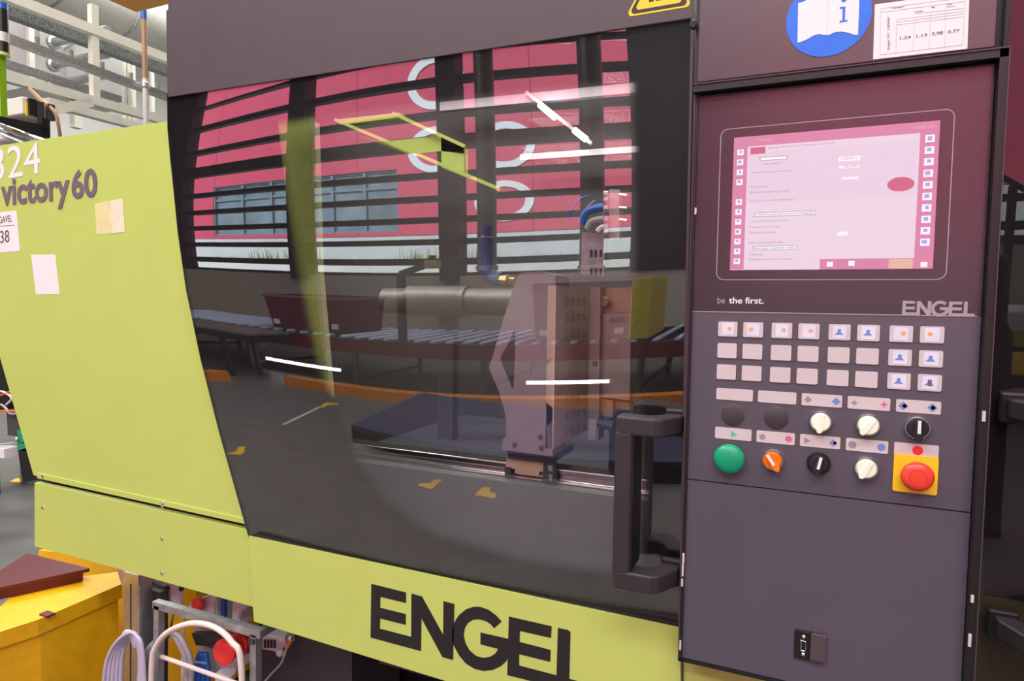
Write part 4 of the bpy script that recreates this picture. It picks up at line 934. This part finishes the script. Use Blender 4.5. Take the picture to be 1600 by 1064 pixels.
for nm, lb, a, b, X, h_, m_ in (('cable_tray', 'dark perforated cable tray hanging below the uppermost cream beam', (20, 15), (262, 107), -6.22, .16, TRAY), ('cable_tray', 'thin silver cable tray crossing the middle of the cream gantry', (20, 63), (262, 152), -5.6, .05, ZINC)):
    t_, p, q = along(nm, lb, 'cable tray', a, b, X, .10, h_, m_, 'tray')
    for k in range(8):
        c = p.lerp(q, (k + .5) / 8); bm = B(); box(bm, (c.x - .06, c.y - .012, c.z + h_ / 2), (c.x - .03, c.y + .012, c.z + h_ / 2 + .09)); obj('tray_hanger', bm, ZINC, t_)
t_, p, q = along('round_duct', 'wide round grey ventilation duct above the cream gantry', 'duct', (130, -14), (262, 46), -7.6, 0, 0, mat('duct_grey', lcol=(.55, .56, .52), rough=.5), 'duct_shell', rnd=.34, pre=1.6)
for k in range(4):
    c = p.lerp(q, (k + .5) / 4); d = (q - p).normalized(); bm = B(); lathe(bm, c, d, [(.345, -.02), (.36, 0), (.345, .02)], 24); obj('duct_ring', bm, ZINC, t_)
dct = thing('air_handling_duct', 'white boxy air duct standing behind the cream gantry', 'duct', PX(110, 130, -8.2))
a, b = PX(62, 34, -8.2), PX(140, 128, -8.2)
bm = B(); box(bm, (-9.2, a.y, b.z - .2), (-8.2, b.y + .5, a.z + .2)); obj('duct_body', bm, WALLW, dct)
a2, b2 = PX(20, 40, -8.8), PX(78, 66, -8.8); bm = B(); box(bm, (-9.6, a2.y, b2.z), (-8.8, b2.y, a2.z)); obj('duct_neck', bm, WALLW, dct)
bm = B(); bar(bm, PX(100, 75, -8.19), PX(138, 45, -8.19), .02, .02); bar(bm, PX(98, 74, -8.19), PX(100, 128, -8.19), .02, .02); obj('duct_fold', bm, LGREY, dct)
hs_ = thing('orange_hoist', 'orange hoist housing at the top edge above the gantry', 'hoist', PX(213, 21, -4.6))
c = PX(213, 21, -4.6); bm = B(); box(bm, (c.x, c.y - .9, c.z), (c.x + 1.6, c.y, c.z + .5), .02); obj('hoist_housing', bm, mat('hoist_orange', lcol=(1, .40, .01), rough=.4), hs_)
bm = B(); q = PX(250, 4, -4.5); box(bm, (c.x + .4, c.y - .95, c.z - .03), (c.x + .52, c.y - .8, c.z + .06)); obj('hoist_foot', bm, BLACK, hs_)
bm = B(); box(bm, (c.x + .3, c.y - .6, c.z + .5), (c.x + .5, c.y - .4, 8.19)); obj('suspension', bm, ZINC, hs_)
rb = thing('ribbed_wall_panel', 'white ribbed wall panel beside the dark door edge', 'wall panel', PX(245, 60, -9))
a, b = PX(222, 14, -9), PX(275, 66, -9)
bm = B(); box(bm, (-9.1, a.y, b.z), (-9.05, b.y + .4, a.z + .6)); obj('panel_back', bm, WALLW, rb)
for k in range(7):
    y = a.y + (b.y + .4 - a.y) * k / 6; bm = B(); box(bm, (-9.05, y - .03, b.z), (-8.98, y + .03, a.z + .6), .01); obj('rib', bm, WALLW, rb)
pp_ = thing('riser_pipe', 'vertical pipe with copper brown upper half and white lower half', 'pipe', PX(225, 195, -5.5))
a, b_, c = PX(225, 30, -5.5), PX(225, 122, -5.5), PX(225, 215, -5.5)
for nm, z0, z1, m_ in (('copper_section', a.z, b_.z, mat('copper_brown', lcol=(.42, .24, .13), rough=.5)), ('white_section', b_.z, c.z - .4, WALLW)):
    bm = B(); tube(bm, [(a.x, a.y, z0), (a.x, a.y, z1)], .022, 12); obj(nm, bm, m_, pp_)
bm = B(); lathe(bm, (a.x, a.y, b_.z - .06), (0, 0, 1), [(.023, -.03), (.034, -.02), (.034, .02), (.023, .03)], 12); obj('pipe_collar', bm, ALU, pp_)
bm = B(); tube(bm, [(a.x, a.y, a.z), (a.x, a.y, a.z + .08)], .026, 12); obj('blue_tape', bm, CABLEB, pp_)
eb = thing('control_box', 'cream electrical control box with dark switches above the lime cover', 'electrical box', PX(60, 190, -5.2))
a, b = PX(34, 150, -5.2), PX(84, 190, -5.2)
bm = B(); box(bm, (-5.5, a.y, b.z), (-5.2, b.y, a.z), .01); obj('box_housing', bm, CREAM, eb)
for u, v in ((48, 168), (60, 172), (77, 176)):
    q = PX(u, v, -5.2); bm = B(); box(bm, (-5.2, q.y - .025, q.z - .06), (-5.17, q.y + .025, q.z + .06)); obj('switch', bm, BLACK if u < 50 else DGREY, eb)
q = PX(42, 170, -5.2); bm = B(); box(bm, (-5.2, q.y - .01, q.z - .05), (-5.19, q.y + .01, q.z + .05)); obj('yellow_label', bm, YEL, eb)
bm = B(); box(bm, (-5.45, a.y + .05, 0), (-5.3, a.y + .2, b.z)); obj('box_stand', bm, ZINC, eb)
bm = B(); tube(bm, spline([PX(45, 138, -5.3), PX(60, 152, -5.25), PX(85, 175, -5.15), PX(92, 200, -5.15), PX(95, 225, -5.2)], 6), .013, 8); obj('copper_hose', bm, mat('copper_brown'), eb)
rfm = thing('black_roof_frame', 'black frame with bright aluminium tubes above the lime cover corner', 'frame', PX(40, 215, -4.4))
bm = B(); bar(bm, PX(-20, 188, -4.4), PX(72, 206, -4.4), .05, .07); obj('frame_bar', bm, BLACK, rfm)
bm = B(); bar(bm, PX(68, 186, -4.4), PX(69, 235, -4.4), .05, .05, (0, 1, 0)); obj('frame_post', bm, BLACK, rfm)
bm = B(); tube(bm, [PX(-20, 198, -4.3), PX(66, 226, -4.3)], .045, 14); obj('aluminium_tube', bm, CHROME, rfm, smooth=True)
bm = B(); tube(bm, [PX(-20, 212, -4.25), PX(50, 236, -4.25)], .04, 14); obj('aluminium_tube', bm, ALU, rfm, smooth=True)
sl = thing('signal_column', 'black and white signal column on a lime post at the left edge', 'signal light', P(4, 560, 1.45))
a = P(4, 88, 1.45); zlow = P(4, 560, 1.45).z
for nm, z0, z1, r_, m_ in (('column_base', 0, .02, .044, LIME), ('dark_segment', .02, .09, .038, BLACK), ('white_segment', .09, .15, .039, WALLW), ('dark_segment', .15, .30, .038, BLACK), ('blue_cap', .30, .34, .038, CABLEB)):
    bm = B(); tube(bm, [(a.x, a.y, a.z + z0), (a.x, a.y, a.z + z1)], r_, 20); obj(nm, bm, m_, sl)
bm = B(); box(bm, (a.x - .03, a.y - .02, zlow), (a.x + .0, a.y + .02, a.z)); obj('lime_post', bm, mat('bright_green_paint', lcol=(.26, .5, .01), rough=.4), sl)

# behind the lime cover's left edge
om = thing('neighbour_machine', 'dark neighbouring machine with hoses at the left edge below the lime cover', 'machine', P(15, 690, 1.3))
plate('machine_body', [(-120, 556), (13, 556), (12, 640), (-120, 650)], 1.35, .3, BLACK, om)
bm = B(); q = P(-30, 650, 1.5); box(bm, (q.x - .1, 1.45, 0), (q.x + .02, 1.6, q.z + .02)); obj('machine_leg', bm, BLACK, om)
plate('valve_block', [(10, 640), (30, 645), (30, 682), (12, 680)], 1.25, .06, mat('valve_grey', lcol=(.06, .06, .065), rough=.5), om)
for k in range(3): plate('green_connector', [(26, 672 + k * 11), (34, 670 + k * 11), (40, 678 + k * 11), (28, 682 + k * 11)], 1.25, .05, GREEN, om)
plate('foot', [(28, 704), (46, 706), (58, 750), (36, 754)], 1.25, .1, BLACK, om)
for pts, m_, r_ in (([(-30, 628), (5, 616), (30, 606)], ORANGE, .006), ([(-20, 612), (4, 612), (18, 622), (10, 632)], CABLEW, .007), ([(-30, 644), (10, 642), (40, 644)], ORANGE, .006), ([(-30, 640), (0, 632), (16, 646), (26, 646)], CABLEG, .007), ([(-30, 692), (10, 690), (28, 686)], ALU, .014)):
    bm = B(); tube(bm, spline([P(u, v, 1.24) for u, v in pts], 6), r_, 8); obj('hose', bm, m_, om, smooth=True)
plate('pale_box', [(-30, 700), (6, 702), (7, 716), (-30, 716)], 1.2, .1, WHITE, om)
bm = B(); p_ = [PZ(u, v, .004) for u, v in ((15, 752), (26, 747), (36, 748), (32, 754))]; prism(bm, p_, (0, 0, -.003)); obj('floor_marking', bm, YEL, bpy.data.objects['floor'])

# ------------------------------------------------------------------ the aisle behind the photographer, mirrored in the door
floor = bpy.data.objects['floor']
MARK = mat('yellow_floor_mark', lcol=(.62, .36, .02), rough=.6)
z8 = lambda L: [(300 + x * .2877, 560 + y * .2877) for x, y in L]
zr = lambda L: [(680 + x * .2632, 560 + y * .2632) for x, y in L]
for L in (z8([(185, 515), (240, 505), (248, 480), (288, 478), (278, 498), (288, 505), (262, 526)]), z8([(1222, 690), (1245, 676), (1292, 680), (1315, 657), (1358, 661), (1300, 711)]), zr([(232, 812), (282, 764), (332, 766), (318, 792), (364, 803), (354, 832)]), z8([(690, 264), (722, 240), (800, 241), (786, 255), (742, 252), (712, 268)])):
    bm = B(); prism(bm, [RF(u, v, Z=.006) for u, v in L], (0, 0, -.004)); obj('floor_marking', bm, MARK, floor)
bm = B(); prism(bm, [RF(u, v, Z=.006) for u, v in z8([(490, 355), (685, 262), (694, 268), (500, 362)])], (0, 0, -.004)); obj('floor_marking', bm, mat('white_floor_line', lcol=(.5, .5, .5), rough=.6), floor)
# roller conveyor
CY = -5.7
cz = RF(700, 536, Y=CY).z; cyb = RF(700, 507, Z=cz).y
cyb = CY - 1.6; cx0, cx1 = RF(262, 530, Y=CY).x - .6, RF(1080, 530, Y=CY).x + 1.5
cnv = thing('roller_conveyor', 'long roller conveyor with dark red side rails in the aisle, mirrored in the door', 'conveyor', ((cx0 + cx1) / 2, (CY + cyb) / 2, 0))
for y, m_ in ((CY, DKRED), (cyb, DGREY)):
    bm = B(); box(bm, (cx0, y - .03, cz - .20), (cx1, y + .03, cz - .02)); obj('side_rail', bm, m_, cnv)
    bm = B(); box(bm, (cx0, y - .035, cz - .02), (cx1, y + .035, cz - .012)); obj('rail_cap', bm, DGREY, cnv)
bm = B(); box(bm, (cx0, cyb + .03, cz - .10), (cx1, CY - .03, cz - .08)); obj('added_roller_gap_sheet', bm, BLACK, cnv)  # black sheet added to darken the gaps between the rollers
ROLL = mat('roller_sky_tint', lcol=(.42, .50, .68), rough=.22, spec=.8, var=.1)  # pale blue stands in for the sky mirrored in the rollers
nr = int((cx1 - cx0) / .23); proto = None
for k in range(min(nr, 120)):
    x = cx0 + .06 + k * .23
    if proto is None:
        bm = B(); tube(bm, [(x, CY - .04, cz - .008), (x, cyb + .04, cz - .008)], .03, 12); proto = obj('roller', bm, ROLL, cnv, smooth='edge')
    else:
        c = proto.copy(); COL.objects.link(c); c.parent = cnv; c.location = (k * .23, 0, 0)
for x in [cx0 + .4 + i * 1.9 for i in range(int((cx1 - cx0) / 1.9) + 1)]:
    for y in (CY, cyb):
        bm = B(); box(bm, (x - .03, y - .03, 0), (x + .03, y + .03, cz - .2)); obj('leg', bm, DGREY, cnv)
    bm = B(); box(bm, (x - .02, min(CY, cyb), .10), (x + .02, max(CY, cyb), .14)); obj('leg_brace', bm, DGREY, cnv)
# slatted side table in front of the conveyor
tb0, tb1 = RF(262, 524, Y=CY + .4), RF(432, 536, Y=CY + .4)
tz = RF(350, 524, Y=CY + .3).z
tbl = thing('slatted_table', 'dark slatted side table in front of the conveyor, mirrored at the left', 'table', (tb0.x, CY + .5, 0))
ty0 = CY + .12; ty1 = CY + .85
for k in range(6):
    y = ty0 + (ty1 - ty0) * (k + .5) / 6; bm = B(); box(bm, (tb0.x - .5, y - .045, cz - .03), (tb1.x, y + .045, cz)); obj('slat', bm, mat('slat_grey', lcol=(.13, .125, .12), rough=.5), tbl)
bm = B(); box(bm, (tb0.x - .5, ty0, cz - .12), (tb1.x, ty1, cz - .035)); obj('table_frame', bm, BLACK, tbl)
for x in (tb0.x - .3, tb1.x - .6):
    for y in (ty0 + .1, ty1 - .1): bm = B(); box(bm, (x - .03, y - .03, 0), (x + .03, y + .03, cz - .12)); obj('leg', bm, BLACK, tbl)
# crates on the conveyor
def crate(name, label, u0, u1, v, Yf, dep, hgt, m, m2):
    a, b = RF(u0, v, Y=Yf), RF(u1, v, Y=Yf); x0, x1 = sorted((a.x, b.x)); z = cz + .021
    t_ = thing(name, label, 'crate', ((x0 + x1) / 2, Yf - dep / 2, z)); tp = .05
    bm = B()
    bo = [(x0 + tp, Yf - tp, z), (x1 - tp, Yf - tp, z), (x1 - tp, Yf - dep + tp, z), (x0 + tp, Yf - dep + tp, z)]
    to = [(x0, Yf, z + hgt), (x1, Yf, z + hgt), (x1, Yf - dep, z + hgt), (x0, Yf - dep, z + hgt)]
    ins = .02
    ti = [(x0 + ins, Yf - ins, z + hgt), (x1 - ins, Yf - ins, z + hgt), (x1 - ins, Yf - dep + ins, z + hgt), (x0 + ins, Yf - dep + ins, z + hgt)]
    bi = [(x0 + tp + ins, Yf - tp - ins, z + .02), (x1 - tp - ins, Yf - tp - ins, z + .02), (x1 - tp - ins, Yf - dep + tp + ins, z + .02), (x0 + tp + ins, Yf - dep + tp + ins, z + .02)]
    Vs = [[bm.verts.new(p) for p in L] for L in (bo, to, ti, bi)]
    bm.faces.new(Vs[0]); bm.faces.new(Vs[3])
    for A, Bq in ((Vs[0], Vs[1]), (Vs[1], Vs[2]), (Vs[2], Vs[3])):
        for k in range(4): bm.faces.new((A[k], A[(k + 1) % 4], Bq[(k + 1) % 4], Bq[k]))
    obj('crate_body', bm, m, t_)
    bm = B(); e = .02
    for q in (((x0 - e, Yf - .001, z + hgt - .03), (x1 + e, Yf + e, z + hgt + .006)), ((x0 - e, Yf - dep - e, z + hgt - .03), (x1 + e, Yf - dep, z + hgt + .006)), ((x0 - e, Yf - dep, z + hgt - .03), (x0, Yf, z + hgt + .006)), ((x1, Yf - dep, z + hgt - .03), (x1 + e, Yf, z + hgt + .006))): box(bm, *q)
    obj('crate_rim', bm, m2, t_)
    for x in (x0 + .16, x1 - .16): bm = B(); box(bm, (x - .05, Yf - .02, z + .06), (x + .05, Yf - .005, z + .13)); obj('crate_label', bm, LGREY, t_)
    return t_
zch = RF(490, 466, Y=CY - .2).z - cz
crate('red_crate', 'dark red open crate standing on the roller conveyor', 416, 536, 490, CY - .1, .95, zch, mat('maroon_plastic', lcol=(.10, .012, .03), rough=.4), mat('maroon_rim', lcol=(.2, .06, .11), rough=.35))
lc = crate('tan_crate', 'dull tan open crate with yellow green end standing on the roller conveyor', 830, 992, 480, CY - .1, .8, RF(900, 440, Y=CY - .1).z - cz, mat('tan_crate_plastic', lcol=(.13, .085, .07), rough=.4), mat('pink_rim', lcol=(.5, .3, .34), rough=.35))
a, b = RF(988, 436, Y=CY - .08), RF(1013, 520, Y=CY - .08)
bm = B(); box(bm, (a.x, CY - .85, cz + .021), (b.x, CY - .06, a.z)); obj('crate_end', bm, mat('lime_plastic', lcol=(.42, .36, .02), rough=.4), lc, label='yellow green crate end')
# hanging pipes
for i, (u0, u1, v) in enumerate(((744, 772, 200), (906, 943, 200))):
    a, b = RF(u0, v, Y=-3.4), RF(u1, v, Y=-3.4); zb_2 = RF(u0, 425, Y=-3.4).z; r_ = abs(b.x - a.x) / 2
    t_ = thing('hanging_duct', ('slim' if i == 0 else 'wider') + ' dark upright duct hanging from the ceiling, mirrored over the red building', 'duct', ((a.x + b.x) / 2, -3.4, zb_2), 'dark ducts hanging from the ceiling')
    bm = B(); tube(bm, [((a.x + b.x) / 2, -3.4, zb_2), ((a.x + b.x) / 2, -3.4, 8.2)], r_, 24); obj('duct_shell', bm, mat('dark_duct', lcol=(.06, .05, .055), rough=.4), t_, smooth='edge')
    bm = B(); lathe(bm, ((a.x + b.x) / 2, -3.4, zb_2 + .03), (0, 0, 1), [(r_, -.02), (r_ + .012, -.015), (r_ + .012, .015), (r_, .02)], 24); obj('duct_collar', bm, ZINC, t_)
# scanner stand on the conveyor
ss = thing('scanner_stand', 'dark angled scanner stand rising from the conveyor before the windows', 'stand', RF(632, 520, Y=CY + .05))
a, b, c = RF(634, 528, Y=CY), RF(626, 428, Y=CY), RF(672, 412, Y=CY)
bm = B(); bar(bm, Vector((b.x, b.y, cz + .001)), Vector((b.x, b.y, b.z)), .09, .07, (0, 1, 0)); obj('stand_post', bm, DGREY, ss)
bm = B(); bar(bm, b, c, .07, .06, (0, 1, 0)); obj('stand_arm', bm, DGREY, ss)
bm = B(); box(bm, (c.x - .05, c.y - .06, c.z - .06), (c.x + .12, c.y + .06, c.z + .04), .01); obj('scanner_head', bm, mat('tan_plastic', lcol=(.3, .24, .13), rough=.5), ss)
bm = B(); box(bm, (c.x, c.y - .03, c.z + .04), (c.x + .06, c.y + .03, c.z + .1)); obj('scanner_knob', bm, BLACK, ss)
# orange guard rails on the floor
def floorbox(name, label, cat, pxs, h, m, part, top=True):
    pts = [RF(u, v, Z=0) for u, v in pxs]; t_ = thing(name, label, cat, pts[0]); bm = B(); prism(bm, pts, (0, 0, h)); obj(part, bm, m, t_, ); return t_
for pxs, lb in ((((445, 601), (1085, 632), (1085, 636), (450, 590)), 'long low orange guard rail on the aisle floor before the conveyor'), (((300, 592), (362, 597), (366, 580), (300, 576)), 'short low orange guard rail on the aisle floor at the left')):
    p0, p1 = RF(*pxs[0], Z=0), RF(*pxs[1], Z=0); t_ = thing('guard_rail', lb, 'guard rail', p0, 'orange guard rails on the floor'); d = (p1 - p0).normalized(); n_ = Vector((-d.y, d.x, 0))
    bm = B(); A = [p0, p1, p1 - n_ * .18 if n_.y > 0 else p1 + n_ * .18, p0 - n_ * .18 if n_.y > 0 else p0 + n_ * .18]; prism(bm, A, (0, 0, .12)); obj('rail_profile', bm, mat('rail_orange', lcol=(.55, .17, .01), rough=.5), t_)
# blue platform
ph = .16
pts = [RF(u, v, Z=ph) for u, v in ((548, 664), (660, 613), (1078, 645), (1085, 722))]
bp = thing('blue_platform', 'low dark blue platform with its shaded side coloured black on the aisle floor, mirrored', 'platform', (pts[0].x, pts[0].y, 0))
bm = B(); prism(bm, pts, (0, 0, -.03)); obj('platform_top', bm, mat('blue_mat', lcol=(.02, .028, .08), rough=.6), bp)
bm = B(); prism(bm, [Vector((p.x, p.y, ph - .03)) for p in pts], (0, 0, -ph + .03)); obj('platform_shaded_side', bm, BLACK, bp)  # shade on the platform's side, put in as black colour
# added glowing strips that stand in for light patches under the conveyor
for i, (u0, u1, v0, v1) in enumerate(((418, 535, 566, 571), (822, 955, 594, 598))):
    a, b = RF(u0, v0, Y=CY - .3), RF(u1, v1, Y=CY - .3); z = (a.z + b.z) / 2
    t_ = thing('light_patch_strip', ('left' if i == 0 else 'right') + ' of two added glowing strips standing in for light patches under the conveyor', 'lamp', ((a.x + b.x) / 2, a.y, z), 'added glowing strips under the conveyor')
    bm = B(); box(bm, (a.x, a.y - .03, z - .02), (b.x, a.y + .03, z + .025)); obj('added_strip_tray', bm, LGREY, t_)
    bm = B(); box(bm, (a.x + .02, a.y + .031, z - .02), (b.x - .02, a.y + .036, z + .02)); obj('added_strip_glow_panel', bm, LAMP, t_)
    for x in (a.x + .1, b.x - .1): bm = B(); box(bm, (x - .01, a.y - .01, z), (x + .01, a.y + .01, cz - .105)); obj('added_strip_hanger', bm, ZINC, t_)

# what the second door mirrors: a draped black bundle, a yellow cabinet with silver lid, a dark rail
def RF2(u, v, Y=None, Z=None):
    d = raydir(u, v); k = D2T / 1.45; n = Vector((0, -1, -k)).normalized(); q = Vector((.4, D2Y, 2.4))
    p = CAM + d * ((q - CAM).dot(n) / d.dot(n)); d = d - 2 * d.dot(n) * n
    t = (Y - p.y) / d.y if Y is not None else (Z - p.z) / d.z
    return p + d * t
YY = -5.2
yk = thing('yellow_cart', 'yellow cart with silver lid in the aisle, mirrored in the door at the right edge', 'cart', RF2(1600, 580, Y=YY))
x0, x1 = RF2(1562, 560, Y=YY).x, RF2(1562, 560, Y=YY).x + 1.5
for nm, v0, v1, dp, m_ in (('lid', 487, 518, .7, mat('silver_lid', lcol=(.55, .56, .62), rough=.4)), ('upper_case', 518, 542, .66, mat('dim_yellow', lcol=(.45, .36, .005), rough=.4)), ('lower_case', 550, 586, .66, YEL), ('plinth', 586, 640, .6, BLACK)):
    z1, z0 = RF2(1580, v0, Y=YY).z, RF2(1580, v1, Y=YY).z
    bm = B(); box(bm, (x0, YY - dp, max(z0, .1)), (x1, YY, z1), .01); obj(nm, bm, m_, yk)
bm = B(); z1, z0 = RF2(1580, 542, Y=YY).z, RF2(1580, 550, Y=YY).z; box(bm, (x0 + .02, YY - .6, z0), (x1 - .02, YY - .03, z1)); obj('case_joint', bm, BLACK, yk)
for x in (x0 + .15, x1 - .15):
    for y in (YY - .5, YY - .1):
        bm = B(); lathe(bm, (x - .02, y, .06), (1, 0, 0), [(0, 0), (.06, 0), (.06, .04), (0, .04)], 16); obj('wheel', bm, RUBBER, yk)
bk_ = thing('black_bundle', 'lumpy black draped bundle mirrored beside the control unit', 'bundle', RF2(1556, 690, Y=-2.6))
bm = B(); pts = []; rad = []
for k in range(15):
    v = 400 + k * 21; c = RF2(1552 + 4 * math.sin(k * 1.1), v, Y=-2.6); pts.append(c); rad.append((.045 + .03 * math.sin(math.pi * (k + .6) / 15) + .008 * math.sin(k * 2.3)))
pts.append(Vector((pts[-1].x, pts[-1].y, .0))); rad.append(.06)
tube(bm, pts, rad, 14); o = obj('bundle_cover', bm, mat('crumpled_black_film', lcol=(.014, .015, .013), rough=.35, var=.5, scale=25, bump=1), bk_, smooth=True)
dr = thing('dark_handrail', 'dark slanting handrail before the windows, mirrored at the right edge', 'handrail', RF2(1590, 400, Y=-7))
for a, b, w_ in (((1500, 240), (1640, 318), .05), ((1583, 290), (1583, 700), .07), ((1540, 372), (1640, 372), .06)):
    p, q = RF2(*a, Y=-7), RF2(*b, Y=-7)
    if a[0] == b[0]: q = Vector((p.x, p.y, 0))
    bm = B(); bar(bm, p, q, w_, w_, (0, 1, 0)); obj('rail_bar', bm, DARKBAR, dr)
